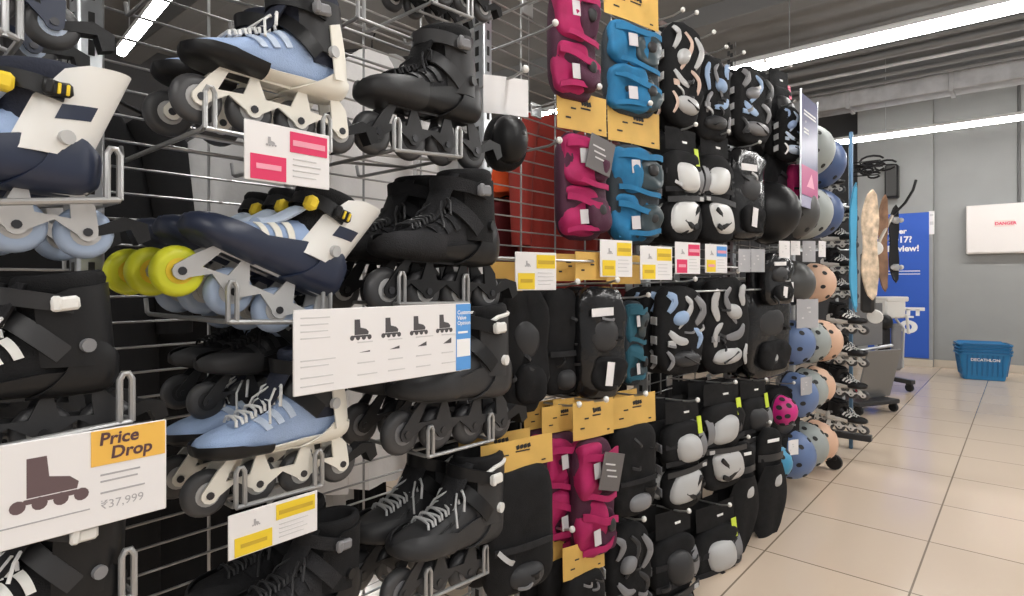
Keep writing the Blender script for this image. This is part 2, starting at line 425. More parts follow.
obj('lettering', lb, INKW, brt)

# ================================================================== RACK (gridwall gondola)
GX = -1.32
POSTS = [0.31 - 1.04, 0.31, 1.352, 2.40, 3.44, 4.45]
TOPZ = 2.50
rack = thing('gridwall_rack', (GX, 1.35, 0), 0, 'long grey steel gridwall rack holding the skates, pads and helmets', 'display rack')
def at_rack(p): return Vector(p) - Vector((GX, 1.35, 0))
SLOT = mat('slot_dark', (0.02, 0.02, 0.02), 0.7)
for y in POSTS:
    mb = MB(); c = at_rack((GX + 0.02, y, TOPZ / 2 + 0.04)); mb.box(c, (0.06, 0.042, TOPZ - 0.08), b=0.005)
    for k in range(52):
        z = 0.12 + k * 0.05
        mb.box(at_rack((GX + 0.0505, y, z)), (0.002, 0.010, 0.028), m=1, b=0.0005)
        mb.box(at_rack((GX + 0.022, y - 0.0212, z)), (0.016, 0.002, 0.028), m=1, b=0.0005)
        mb.box(at_rack((GX + 0.022, y + 0.0212, z)), (0.016, 0.002, 0.028), m=1, b=0.0005)
    obj('upright', mb, [STEEL, SLOT], rack)
    mb = MB(); mb.box(at_rack((GX - 0.05, y, 0.10)), (0.40, 0.06, 0.05), b=0.006)
    f = obj('foot', mb, CHARP, rack)
    for sx in (-0.22, 0.12):
        m2 = MB(); cc = at_rack((GX + sx, y, 0.0))
        m2.lathe([(0.02, -0.014), (0.033, -0.012), (0.036, 0), (0.033, 0.012), (0.02, 0.014)], cc + Vector((0, 0, 0.037)), (0, 1, 0), 16)
        m2.box(cc + Vector((0, 0, 0.07)), (0.03, 0.036, 0.03), b=0.004)
        obj('caster', m2, BLACKP, f)
for i in range(len(POSTS) - 1):
    y0, y1 = POSTS[i] + 0.022, POSTS[i + 1] - 0.022
    mb = MB()
    z = 0.22
    while z < TOPZ:
        mb.cyl(at_rack((GX, y0, z)), at_rack((GX, y1, z)), 0.0027, n=6); z += 0.05
    for k in range(6):
        y = y0 + 0.006 + (y1 - y0 - 0.012) * k / 5
        mb.cyl(at_rack((GX - 0.006, y, 0.2)), at_rack((GX - 0.006, y, TOPZ)), 0.0034, n=6)
    obj('wire_grid', mb, GRIDW, rack)

obj('header_rail', MB().box(at_rack((GX, (POSTS[0] + POSTS[-1]) / 2, TOPZ + 0.02)), (0.05, POSTS[-1] - POSTS[0] + 0.05, 0.04), b=0.006), RUST, rack)

# ================================================================== INLINE SKATES
FT = [(-0.129, 0.012, 0.116, 0.150), (-0.123, 0.024, 0.105, 0.172), (-0.105, 0.033, 0.100, 0.196), (-0.07, 0.037, 0.098, 0.208), (-0.03, 0.038, 0.098, 0.204),
      (0.005, 0.040, 0.098, 0.184), (0.04, 0.044, 0.099, 0.163), (0.07, 0.046, 0.100, 0.149), (0.095, 0.044, 0.101, 0.140), (0.115, 0.039, 0.103, 0.134), (0.130, 0.030, 0.106, 0.128), (0.141, 0.013, 0.110, 0.121)]
def fsec(x):
    if x <= FT[0][0]: return FT[0][1:]
    for a, b in zip(FT, FT[1:]):
        if x <= b[0]:
            k = (x - a[0]) / (b[0] - a[0]); return tuple(a[i] + (b[i] - a[i]) * k for i in (1, 2, 3))
    return FT[-1][1:]
def fpt(x, a, o=0.0):
    hw, zb, zt = fsec(x); zm = (zb + zt) / 2 - 0.12 * (zt - zb); c, s_ = cos(a), sin(a)
    hh = (zt - zm) if s_ > 0 else (zm - zb)
    p = 0.62 if s_ < 0 else 0.85
    y = (hw + o) * math.copysign(abs(c) ** p, c); z = zm + (hh + o) * math.copysign(abs(s_) ** (0.6 if s_ < 0 else 0.9), s_)
    return Vector((x, y, z))
def cuffpt(ph, z, o=0.0, a=0.056, b=0.044, lean=0.10):
    cx = -0.066 + lean * (z - 0.17)
    return Vector((cx + (a + o) * cos(ph), (b + o) * sin(ph), z))
def frame_outline():
    ax = [0.1215, 0.0405, -0.0405, -0.1215]; pts = []
    for i, x in enumerate(ax):
        r = 0.0135
        a0, a1 = (20, -160) if i == 0 else ((-20, -160) if i < 3 else (-20, -200))
        for q in range(6):
            a = R(a0 + (a1 - a0) * q / 5); pts.append((x + r * cos(a), 0.040 + r * sin(a)))
        if i < 3: pts.append((x - 0.0405, 0.053))
    pts += [(-0.128, 0.078), (-0.108, 0.099), (0.088, 0.101), (0.112, 0.075)]
    holes = [[(0.098, 0.057), (0.082, 0.089), (0.048, 0.089), (0.058, 0.060)], [(0.022, 0.060), (0.034, 0.089), (-0.034, 0.089), (-0.022, 0.060)], [(-0.058, 0.060), (-0.050, 0.089), (-0.096, 0.089), (-0.100, 0.057)]]
    return pts, holes
def make_skate(st):
    t = thing('inline_skate')
    g = lambda k, d=None: st.get(k, d)
    N = 20
    # boot shell (foot)
    xs = [-0.129, -0.126, -0.118, -0.105, -0.085, -0.06, -0.03, 0, 0.025, 0.05, 0.075, 0.095, 0.11, 0.12, 0.128, 0.135, 0.139, 0.141]
    obj('boot', MB().loft([[fpt(x, 2 * pi * k / N) for k in range(N)] for x in xs]), g('upper'), t, sharp=60)
    # lower shell / sole
    s0 = g('sole_a', -6)
    mb = MB(); mb.patch(lambda u, v: fpt(-0.127 + 0.266 * v, R(-180 - s0 + (180 + 2 * s0) * u), 0.0032), 18, 22, 0.003)
    obj('sole_shell', mb, g('sole'), t, sharp=60)
    ta, tk = g('toe_a', 10), g('toe_k', 60)
    mb = MB()
    def toe(u, v):
        q = fpt(0.03 + 0.111 * min(1, v / 0.92), R(-180 - ta - tk * v + (180 + 2 * ta + 2 * tk * v) * u), 0.0066)
        if v > 0.92: k = (v - 0.92) / 0.08; q.y *= 1 - k; q.z += (0.118 - q.z) * k; q.x += 0.005 * k
        return q
    mb = MB(); mb.patch(toe, 18, 13, 0.0025)
    obj('toe_cap', mb, g('toe'), t, sharp=60)
    # side panels on both sides: three slanted bars
    if g('panel'):
        for s_ in (0, 1):
            mb = MB()
            for k in range(3):
                x0 = -0.012 + 0.022 * k
                mb.patch(lambda u, v: fpt(x0 + 0.011 * v + 0.016 * u, (R(14 + 44 * u) if s_ == 0 else R(166 - 44 * u)), 0.0014), 5, 2, 0.002 if s_ == 0 else -0.002)
            obj('side_stripe', mb, g('panel'), t, sharp=60)
    # liner tube with padded rim
    mb = MB(); rings = []
    top = 0.322
    for z, o in ((0.14, -0.004), (0.18, -0.004), (0.22, -0.003), (0.238, 0.0), (0.252, 0.003), (0.260, 0.0), (0.263, -0.006), (0.258, -0.012), (0.21, -0.013), (0.17, -0.013)):
        rings.append([cuffpt(2 * pi * k / 24, z + (0.014 * (1 - cos(2 * pi * k / 24)) / 2 if z > 0.2 else 0), o) for k in range(24)])
    obj('liner', mb.loft(rings, 0, False, True), g('liner'), t, sharp=70)
    # tongue
    mb = MB(); rings = []
    for k in range(9):
        q = k / 8; x = 0.045 - 0.056 * q ** 0.8; z = 0.162 + g('tongue_h', 0.095) * q ** 1.25; w = 0.024 + 0.010 * q; th = 0.010
        nx, nz = (0.55 + 0.4 * q), (0.83 - 0.75 * q); l = math.hypot(nx, nz); nx /= l; nz /= l
        rings.append([Vector((x + nx * th * sin(a) * 0.8, w * cos(a), z + nz * th * sin(a) * 0.8 - 0.004 * abs(cos(a)))) for a in [2 * pi * j / 14 for j in range(14)]])
    obj('tongue', mb.loft(rings), g('tongue', g('liner')), t, sharp=70)
    # cuff
    cl = g('cuff_low', 0.135); ln = g('lean', 0.10); ct = g('cuff_top', 0.236)
    def cp(u, v, o):
        a = R(50 + 260 * u); bk = (1 - cos(a)) / 2
        z0 = cl + g('cuff_cut', 0.0) * (1 - bk); z1 = ct + 0.022 * bk - 0.022 * max(0, cos(a))
        return cuffpt(a, z0 + (z1 - z0) * v, o, lean=ln)
    cu = obj('cuff', MB().patch(lambda u, v: cp(u, v, 0.005), 26, 6, -0.0045), g('cuff'), t, sharp=60)
    for s_ in (-1, 1):
        obj('pivot_bolt', MB().cyl(cuffpt(s_ * R(105), 0.165, 0.002, lean=ln), cuffpt(s_ * R(105), 0.165, 0.0115, lean=ln), 0.010, n=14), g('pivot', GREYP), cu)
    if g('window'):
        for s_ in (-1, 1):
            mb = MB(); mb.patch(lambda u, v: cuffpt(s_ * R(84 + 40 * u), 0.188 + 0.022 * v + 0.008 * u, 0.0056, lean=ln), 6, 2, 0.0012 * -s_)
            obj('cuff_cutout', mb, g('window'), cu)
    # cuff strap and buckle
    mb = MB(); mb.patch(lambda u, v: cuffpt(R(-78 + 170 * u), 0.212 + 0.024 * v + 0.012 * cos(R(-78 + 170 * u)), 0.011 + 0.006 * cos(R(-78 + 170 * u)), lean=ln * 0.5 + 0.05), 20, 2, -0.004)
    sp = obj('cuff_strap', mb, g('strap'), t, sharp=60)
    p = cuffpt(R(84), 0.226, 0.014, lean=ln * 0.5 + 0.05)
    mb = MB().box(p, (0.034, 0.011, 0.020), b=0.004, rot=Matrix.Rotation(R(8), 3, 'Y')); mb.box(p + Vector((0.012, 0.006, 0)), (0.012, 0.008, 0.022), b=0.003)
    obj('buckle', mb, g('buckle'), sp)
    if g('ytab'):
        mb = MB()
        for dx in (-0.010, 0.0, 0.010): mb.box(p + Vector((dx, 0.0062, 0)), (0.004, 0.004, 0.015), b=0.001)
        obj('buckle_teeth', mb, g('ytab'), sp)
        mb = MB(); mb.box(cuffpt(R(40), 0.222, 0.024, lean=ln * 0.5 + 0.05), (0.020, 0.022, 0.024), b=0.005); obj('strap_end', mb, g('ytab'), sp)
    if g('rim'):
        obj('cuff_piping', MB().tube([cp(q / 20, 1.0, 0.004) for q in range(21)], 0.0042, 6), g('rim'), cu)
    # 45 degree instep strap
    d = Vector((cos(R(42)), 0, sin(R(42)))); wv = Vector((-sin(R(42)), 0, cos(R(42)))); c0 = Vector((-0.050, 0, 0.158))
    def sb(u, v):
        a = R(-6 + 192 * u); return c0 + Vector((0, 0.049 * cos(a), 0)) + d * (0.072 * sin(a)) + wv * (0.027 * (v - 0.5))
    if g('instep', True): obj('instep_strap', MB().patch(sb, 20, 2, 0.004), g('strap'), t, sharp=60)
    # laces
    if g('lace'):
        mb = MB()
        for k in range(5):
            x = 0.010 + k * 0.016
            a0, a1 = R(62), R(118)
            A = [fpt(x + 0.009 * q / 6, a0 + (a1 - a0) * q / 6, 0.011 if 0 < q < 6 else 0.003) for q in range(7)]
            B = [fpt(x + 0.011 - 0.009 * q / 6, a0 + (a1 - a0) * q / 6, 0.010 if 0 < q < 6 else 0.003) for q in range(7)]
            mb.tube(A, 0.0026, 6); mb.tube(B, 0.0026, 6)
        q0 = fpt(0.008, R(80), 0.012)
        for s_ in (-1, 1):
            mb.tube([q0, q0 + Vector((0.004, 0.018 * s_, 0.012)), q0 + Vector((0.012, 0.034 * s_, 0.004)), q0 + Vector((0.016, 0.040 * s_, -0.02))], 0.0026, 6)
            mb.tube([q0, q0 + Vector((0.012, 0.012 * s_, 0.006)), q0 + Vector((0.03, 0.030 * s_, -0.012)), q0 + Vector((0.036, 0.046 * s_, -0.045))], 0.0022, 6)
        obj('laces', mb, g('lace'), t)
    if g('slits'):
        mb = MB()
        for s_ in (-1, 1):
            for k in range(3):
                x = 0.012 + k * 0.020
                mb.patch(lambda u, v: fpt(x + 0.03 * u + 0.006 * v, (R(40 - 10 * u) if s_ > 0 else R(140 + 10 * u)), 0.0012), 4, 2, 0.002 * (1 if s_ < 0 else -1))
        obj('air_vent', mb, g('slits'), t)
    if g('heel'):
        mb = MB(); mb.patch(lambda u, v: fpt(-0.1285 + 0.115 * v * (1 - 0.62 * abs(2 * u - 1) ** 1.5), R(-180 - g('heel_a', 26) + (180 + 2 * g('heel_a', 26)) * u), 0.0075), 22, 10, 0.003)
        obj('heel_cup', mb, g('heel'), t, sharp=60)
    if g('heel_arm'):
        for s_ in (-1, 1):
            mb = MB(); mb.patch(lambda u, v: cuffpt(s_ * R(104 + (54 - 30 * v) * u - 4 * v), 0.118 + 0.090 * v + 0.012 * u, 0.0085), 8, 6, 0.003 * -s_); obj('heel_arm', mb, g('heel_arm'), t, sharp=60)
    # sole plate mounts + frame
    out, holes = frame_outline(); mb = MB()
    for y in (-0.0205, 0.0165):
        mb.prism(out, holes, Matrix(((1, 0, 0, 0), (0, 0, 1, y), (0, 1, 0, 0), (0, 0, 0, 1))), 0.004)
    mb.box((0.055, 0, 0.0985), (0.085, 0.056, 0.009), b=0.002); mb.box((-0.075, 0, 0.0985), (0.085, 0.052, 0.009), b=0.002)
    fr = obj('frame', mb, g('frame'), t)
    for k, x in enumerate((0.1215, 0.0405, -0.0405, -0.1215)):
        wm = (g('front_wheel') if (k == 0 and g('front_wheel')) else g('wheel'))
        rr = 0.0385
        mb = MB(); prof = [(0.019, -0.011), (0.028, -0.0122), (0.034, -0.0095), (0.0372, -0.005), (rr, 0), (0.0372, 0.005), (0.034, 0.0095), (0.028, 0.0122), (0.019, 0.011)]
        mb.lathe(prof, (x, 0, 0.04), (0, 1, 0), 26)
        wo = obj('wheel', mb, wm, t, sharp=50)
        mb = MB(); mb.lathe([(0.006, -0.0128), (0.0195, -0.0122), (0.0195, 0.0122), (0.006, 0.0128)], (x, 0, 0.04), (0, 1, 0), 18)
        mb.cyl((x, -0.0225, 0.04), (x, 0.0225, 0.04), 0.0062, n=10, m=1)
        obj('hub', mb, [YELP if (k == 0 and g('front_wheel')) else g('hub', HUBG), BOLT], wo)
    if g('brake', True):
        mb = MB(); mb.prism([(-0.125, 0.046), (-0.168, 0.070), (-0.200, 0.064), (-0.206, 0.040), (-0.190, 0.030), (-0.178, 0.052), (-0.135, 0.036)], [], Matrix(((1, 0, 0, 0), (0, 0, 1, -0.013), (0, 1, 0, 0), (0, 0, 0, 1))), 0.026)
        obj('brake', mb, BLACKP, t)
    return t

ST = {}
ST['soft_blue'] = make_skate(dict(upper=LBLUEF, sole=CREAMP, toe=BLACKP, panel=LBLUE2, liner=NAVYF, tongue=NAVYF, heel_a=-4, sole_a=-30, toe_a=-14, toe_k=34, tongue_h=0.085, cuff=CHARP, strap=BLACKP, buckle=GREYP, lace=WHITEL, heel=CREAMP, heel_arm=CREAMP, frame=CREAMP, wheel=DKWHEEL, pivot=LGREYP, hub=HUBG, cuff_low=0.15, cuff_cut=0.02))
ST['fit_blue'] = make_skate(dict(upper=LBLUEF, sole=NAVYP, toe=NAVYP, panel=LBLUE2, liner=NAVYF, tongue=LBLUE2, tongue_h=0.055, instep=False, cuff=WHITEP, strap=BLACKP, buckle=BLACKP, ytab=YELP, lace=None, window=NAVYP, heel=NAVYP, frame=LGREYP, wheel=BLUEWHEEL, hub=LGREYP, pivot=LGREYP, cuff_low=0.14, sole_a=16, lean=-0.32, cuff_top=0.262))
ST['fit_yellow'] = make_skate(dict(upper=LBLUEF, sole=NAVYP, toe=NAVYP, panel=CREAMP, liner=BLACKF, tongue=LBLUE2, tongue_h=0.055, instep=False, cuff=WHITEP, strap=BLACKP, buckle=BLACKP, ytab=YELP, lace=None, window=NAVYP, heel=NAVYP, frame=LGREYP, wheel=BLUEWHEEL, front_wheel=YELLOWW, hub=LGREYP, pivot=LGREYP, cuff_low=0.14, sole_a=16, lean=-0.32, cuff_top=0.262))
ST['black_soft'] = make_skate(dict(upper=CHARF, sole=BLACKP, toe=CHARP, panel=CHARP, liner=BLACKF, tongue=BLACKF, cuff=CHARP, strap=CHARP, buckle=GREYP, lace=CHARF, heel=BLACKP, frame=CHARP, wheel=DKWHEEL, hub=CHARP, pivot=CHARP, sole_a=4))
ST['black_boot'] = make_skate(dict(upper=CHARF, sole=BLACKP, toe=CHARF, panel=CHARF, liner=BLACKF, tongue=CHARF, cuff=BLACKF, strap=CHARF, buckle=GREYP, lace=CHARP, heel=BLACKP, frame=BLACKP, wheel=DKWHEEL, hub=LGREYP, pivot=BLACKP))
ST['black_lace'] = make_skate(dict(upper=BLACKF, sole=BLACKP, toe=CHARP, panel=WHITEP, liner=BLACKF, tongue=CHARF, cuff=BLACKP, strap=CHARP, buckle=WHITEP, lace=WHITEL, heel=BLACKP, frame=CHARP, wheel=DKWHEEL, hub=LGREYP, pivot=GREYP))
ST['charcoal'] = make_skate(dict(upper=CHARP, sole=CHARP, toe=CHARP, panel=None, liner=BLACKF, tongue=CHARF, cuff=CHARP, strap=BLACKP, buckle=WHITEP, lace=LGREYP, slits=BLACKP, heel=CHARP, frame=CHARP, wheel=DKWHEEL, hub=GREYP, pivot=WHITEP, sole_a=10, rim=WHITEP))
ST['navy'] = make_skate(dict(upper=NAVYF, sole=NAVYP, toe=NAVYP, panel=CHARP, liner=NAVYF, tongue=NAVYF, cuff=NAVYP, strap=BLACKP, buckle=GREYP, lace=None, heel=NAVYP, frame=NAVYP, wheel=DKWHEEL, hub=LBLUE2, pivot=GREYP))
ST['white_frame'] = make_skate(dict(upper=BLACKF, sole=WHITEP, toe=BLACKP, panel=WHITEP, liner=BLACKF, tongue=BLACKF, cuff=BLACKP, strap=BLACKP, buckle=WHITEP, lace=WHITEL, heel=WHITEP, frame=WHITEP, wheel=DKWHEEL, hub=WHITEP))
used = set()
def skate(style, F_, R_, X, label, group='inline skates on the gridwall rack', yaw=0.0, roll=0.0):
    """F_, R_: image points of the front and rear axle, both at depth X; the toe points along -Y"""
    f, r = on_x(*F_, X), on_x(*R_, X)
    d = f - r; L = d.length; sc = max(0.85, min(1.22, L / 0.243)); mid = (f + r) / 2
    pitch = math.atan2(d.z, -d.y)
    o = ST[style] if style not in used else copy_tree(ST[style]); used.add(style)
    prop(o, label, 'inline skate', group)
    M = Matrix.Translation(mid) @ Matrix.Rotation(-pi / 2 + yaw, 4, 'Z') @ Matrix.Rotation(-pitch, 4, 'Y') @ Matrix.Rotation(roll, 4, 'X') @ Matrix.Diagonal((sc, sc, sc, 1)) @ Matrix.Translation((0, 0, -0.04))
    o.matrix_world = M
    loc, q, s_ = M.decompose(); o.location = loc; o.rotation_mode = 'XYZ'; o.rotation_euler = q.to_euler(); o.scale = s_
    return o, mid, pitch, sc
def shift_copy(o, dv, label):
    c = copy_tree(o); c.location = o.location + Vector(dv); c['label'] = label; return c
def holder(y0, y1, z0, z1, xf, label, drop=0.012, up=0.055):
    """wire bracket: two arms from the grid to a front rail, with an upright loop at each end. z0 at y0, z1 at y1"""
    t = thing('wire_skate_holder', (GX, y0, z0), 0, label, 'skate holder', 'wire holders hooked into the grid')
    b = Vector((GX, y0, z0)); P = lambda x, y, z: Vector((x, y, z)) - b
    rr = 0.0042
    for y, z in ((y0, z0), (y1, z1)):
        m = MB(); m.tube([P(GX, y, z + 0.03), P(GX + 0.008, y, z + 0.004), P(GX + 0.02, y, z), P(xf - 0.01, y, z), P(xf, y, z + 0.004)], rr, 8); obj('arm', m, HOLDW, t)
        m = MB(); k = 0.014 if y == y0 else -0.014
        m.tube([P(xf, y, z), P(xf, y, z + up), P(xf, y + k * 0.3, z + up + 0.008), P(xf, y + k * 0.7, z + up + 0.008), P(xf, y + k, z + up), P(xf, y + k, z)], rr, 8)
        obj('upstand', m, HOLDW, t)
    for dx, q in ((0, 1), (0.06, 0.8), (0.18, 0.8)): obj('rail', MB().tube([P(xf - dx, y0, z0), P(xf - dx, y1, z1)], rr * q, 8), HOLDW, t)
# pairs: near skate then the one behind it
def pair(style, F_, R_, X, l1, l2, dv=(-0.115, 0.0, 0.0), **k):
    o, mid, pitch, sc = skate(style, F_, R_, X, l1, **k)
    c = shift_copy(o, dv, l2)
    return o, mid, sc, c
def hold_for(mid, pitchpts, X, label):
    (fx, fy), (rx, ry) = pitchpts
    f, r = on_x(fx, fy, X), on_x(rx, ry, X); holder(f.y, r.y, f.z, r.z, X, label)

pair('soft_blue', (196, 99), (336, 133), -0.95, 'light blue soft skate on a cream frame above the red price sign', 'light blue skate standing behind the one above the red sign', dv=(-0.12, 0.002, 0))
pair('soft_blue', (205, 493), (337, 462), -0.98, 'light blue lace-up skate on a cream frame above the small yellow price sign', 'light blue skate behind the lace-up one over the yellow sign', dv=(-0.12, 0.0, 0))
o5, m5, s5, c5 = pair('fit_yellow', (177, 271), (314, 326), -0.98, 'light blue skate with a yellow front wheel and white cuff', 'middle one of the three skates with yellow front wheels', dv=(-0.085, -0.008, 0.0))
shift_copy(o5, (-0.17, -0.014, 0.0), 'rearmost of the three skates with yellow front wheels, nearest the grid')
pair('fit_blue', (-165, 205), (84, 233), -0.90, 'light blue skate with a raised white cuff at the left edge', 'light blue skate behind the white-cuffed one at the left edge', dv=(-0.12, 0.0, 0))
pair('navy', (-145, -62), (26, 14), -0.98, 'navy skate with pale blue hubs at the top left corner', 'navy skate behind the one in the top left corner', dv=(-0.12, 0.0, 0))
skate('black_soft', (371, 133), (470, 152), -0.98, 'black soft skate on a wire holder at the top of the second bay')
pair('black_boot', (378, 290), (489, 293), -0.98, 'matte black high skate behind the white comparison sign, nearer one', 'matte black high skate standing left behind its twin', dv=(-0.14, -0.01, 0))
pair('black_lace', (-120, 452), (105, 422), -0.92, 'black skate with white laces above the large price sign', 'black skate behind the white-laced one at the left edge', dv=(-0.12, 0, 0))
pair('charcoal', (398, 433), (497, 420), -0.98, 'charcoal grey vented skate under the white comparison sign', 'charcoal skate behind the one under the comparison sign', dv=(-0.13, -0.01, 0))
pair('charcoal', (398, 590), (490, 560), -0.98, 'charcoal grey vented skate in the lowest visible row', 'charcoal skate behind the one in the lowest visible row', dv=(-0.13, -0.01, 0))
pair('black_lace', (-120, 700), (105, 640), -0.92, 'black skate with white laces below the large price sign', 'black skate behind the one below the large price sign', dv=(-0.12, 0, 0))
pair('black_soft', (210, 400), (310, 392), -1.08, 'black skate in shadow behind the white comparison sign', 'black skate deeper behind the comparison sign', dv=(-0.12, 0, 0))
pair('black_boot', (225, 665), (345, 625), -0.98, 'black skate at the bottom under the small yellow price sign', 'black skate behind the bottom one under the yellow sign', dv=(-0.12, 0, 0))
pair('black_boot', (425, -14), (478, 8), -1.08, 'black skate whose wheels show at the very top of the post', 'black skate behind the one at the top of the post', dv=(-0.11, 0, 0))
pair('soft_blue', (195, -75), (330, -40), -1.0, 'blue skate cut off by the top edge above the light blue one', 'blue skate behind the one cut off by the top edge', dv=(-0.12, 0, 0))
# wire holders
H = lambda a, b, X, l: hold_for(None, (a, b), X, l)
H((394, 150), (461, 157), -0.93, 'wire holder under the topmost black skate')
H((-120, 204), (120, 200), -0.86, 'wire holder under the left white-cuffed skate')
H((228, 322), (330, 322), -0.95, 'wire holder under the yellow-wheeled skates')
H((-120, 472), (132, 421), -0.88, 'wire holder above the large price sign')
H((236, 508), (322, 485), -0.95, 'wire holder above the small yellow price sign')
H((399, 304), (468, 303), -0.95, 'wire holder under the matte black skates')
H((428, 457), (493, 440), -0.95, 'wire holder under the vented charcoal skate')
H((426, 600), (488, 572), -0.95, 'wire holder in the lowest visible row of the second bay')
H((-120, 680), (134, 596), -0.88, 'wire holder at the bottom left corner')
H((205, 128), (330, 152), -0.93, 'wire holder behind the red price sign')
H((-130, -32), (20, 40), -0.93, 'wire holder under the navy skates at the top left corner')
H((205, -52), (322, -20), -0.95, 'wire holder just above the top edge carrying the cut-off blue skate')
H((432, 2), (472, 18), -1.05, 'wire holder under the black wheels at the top of the post')
H((358, 18), (470, 62), -1.0, 'empty wire holder above the topmost black skate')

# ================================================================== SIGNS
def sign_root(name, L, Rr, T, B, X, label, yaw=0.0, cat='price sign', group=None):
    """card in plane through the right edge; T,B read at the right edge"""
    a, b = on_x(Rr, T, X), on_x(Rr, B, X); l = on_x(L, T, X)
    if yaw:
        n = Vector((cos(yaw), sin(yaw), 0)); d = ray(L, T); l = CAM + d * ((a - CAM).dot(n) / d.dot(n))
    w = (l - a).length if not yaw else Vector((l.x - a.x, l.y - a.y, 0)).length
    if not yaw: w = a.y - l.y
    h = a.z - b.z; wd = Vector((-sin(yaw), cos(yaw), 0))
    c = a - wd * w / 2; c.z = b.z
    t = thing(name, c, yaw, label, cat, group)
    return t, w, h
def lines(mb, y0, y1, zs, th=0.004, m=0, x=0.0022):
    for z in zs:
        k = random.uniform(0.7, 1.0); mb.box((x, y0 + (y1 - y0) * k / 2, z), (0.0008, (y1 - y0) * k, th), m=m, b=0.0002)
def skate_icon(mb, y, z, s, m=0, m2=None, flip=1):
    """small printed picture of a skate"""
    x = 0.0022
    T = lambda pts: [(x, y + flip * p[0] * s, z + p[1] * s) for p in pts]
    mb.add(T([(-0.30, 0.22), (-0.30, 1.0), (0.02, 1.0), (0.06, 0.58), (0.40, 0.50), (0.55, 0.36), (0.52, 0.22)]), [[0, 1, 2, 3, 4, 5, 6]], m, False)
    mb.add(T([(-0.42, 0.10), (-0.34, 0.2), (0.52, 0.2), (0.6, 0.10)]), [[0, 1, 2, 3]], m if m2 is None else m2, False)
    for k in range(4):
        cx = -0.44 + k * 0.345
        mb.add([(x + 0.0002, y + flip * (cx + 0.13 * cos(a)) * s, z + (0.08 + 0.13 * sin(a)) * s) for a in [2 * pi * j / 12 for j in range(12)]], [list(range(12))], m, False)
# --- Price Drop sign
t, w, h = sign_root('price_sign', -75, 166, 419, 508, -0.86, 'large white sign with orange Price Drop corner at lower left', group='price signs on the skate wall')
sheet('card', w, h, 0.004, CARDW, t, z=h / 2)
e = w / 2
obj('price_drop_panel', MB().box((0.0025, e - 0.043, h - 0.0225), (0.001, 0.082, 0.043), b=0.0002), ORGP, t)
mb = MB(); put_text(mb, 'Price', 0.021, e - 0.076, h - 0.019, 0.0034, bold=0.0006, slant=0.12); put_text(mb, 'Drop', 0.021, e - 0.064, h - 0.037, 0.0034, bold=0.0006, slant=0.12)
obj('lettering', mb, INKB, t)
mb = MB(); skate_icon(mb, e - 0.128, 0.040, 0.058, 0); obj('skate_picture', mb, mat('print_mauve', (0.13, 0.085, 0.09), 0.6), t)
mb = MB(); lines(mb, e - 0.074, e - 0.02, [h - 0.056, h - 0.064, h - 0.078], 0.0022); mb.box((0.0022, e - 0.14, 0.024), (0.0008, 0.11, 0.0016), b=0.0002)
put_text(mb, '₹37,999', 0.0145, e - 0.074, h - 0.098, 0.0024)
obj('small_print', mb, INKG, t)
# --- red sign
def quad_sign(L, Rr, T, B, X, c1, label, yaw=0.0, name='price_sign', group='price signs on the skate wall', c2=None, icon=True, bar=True):
    t, w, h = sign_root(name, L, Rr, T, B, X, label, yaw, group=group)
    c2 = c2 or c1
    sheet('card', w, h, 0.003, CARDW, t, z=h / 2)
    obj('top_panel', MB().box((0.0022, w * 0.235, h * 0.755), (0.001, w * 0.46, h * 0.36), b=0.0002), c1, t)
    obj('price_panel', MB().box((0.0022, -w * 0.24, h * 0.24), (0.001, w * 0.40, h * 0.42), b=0.0002), c2, t)
    dark = c1 in (YELP, ORGP)
    for mb in (MB().box((0.0033, w * 0.235, h * 0.74), (0.0006, w * 0.40, h * 0.10), b=0.0001), MB().box((0.0033, -w * 0.24, h * 0.25), (0.0006, w * 0.28, h * 0.09), b=0.0001)):
      obj('price_print', mb, mat('print_amber', (0.60, 0.40, 0.03), 0.6) if dark else mat('print_pink', (0.85, 0.35, 0.45), 0.6), t)
    mb = MB(); lines(mb, w * 0.04, w * 0.44, [h * q for q in (0.46, 0.36, 0.26, 0.16)], h * 0.022)
    obj('small_print', mb, INKL, t)
    if icon:
        mb = MB(); skate_icon(mb, -w * 0.22, h * 0.62, h * 0.15); obj('skate_picture', mb, INKG, t)
    return t
quad_sign(244, 329, 136, 190, -0.90, REDP, 'white sign with red blocks hanging under the light blue skate')
quad_sign(228, 317, 490, 530, -0.93, YELP, 'small white sign with yellow blocks under the lower light blue skate')
# --- comparison sign
t, w, h = sign_root('comparison_sign', 293, 470, 303, 369, -0.87, 'long white skate comparison sign with a blue end panel', group='price signs on the skate wall', cat='sign')
sheet('card', w, h, 0.004, CARDW, t, z=h / 2)
e = w / 2
obj('blue_panel', MB().box((0.0025, e - w * 0.055, h / 2), (0.001, w * 0.105, h * 0.98), b=0.0002), BLUP, t)
mb = MB(); put_text(mb, 'Customer\nValue\nOpinion', h * 0.082, e - w * 0.100, h * 0.84, 0.0034, bold=0.0002)
mb.box((0.0032, e - w * 0.055, h * 0.34), (0.0006, w * 0.095, h * 0.26), b=0.0001); mb.box((0.0032, e - w * 0.06, h * 0.57), (0.0006, w * 0.07, h * 0.03), b=0.0001)
obj('lettering', mb, INKW, t)
mb = MB()
for k in range(4):
    mb = MB(); y = -e + w * (0.34 + 0.165 * k); skate_icon(mb, y - w * 0.03, h * 0.60, h * 0.25)
    mb.add([(0.0022, y - w * 0.03, h * 0.43), (0.0022, y + w * 0.025, h * 0.43), (0.0022, y + w * 0.025, h * (0.45 + 0.02 * k)), (0.0022, y - w * 0.03, h * 0.432)], [[0, 1, 2, 3]], 0, False)
    obj('skate_picture', mb, mat('print_charcoal', (0.09, 0.085, 0.09), 0.6), t)
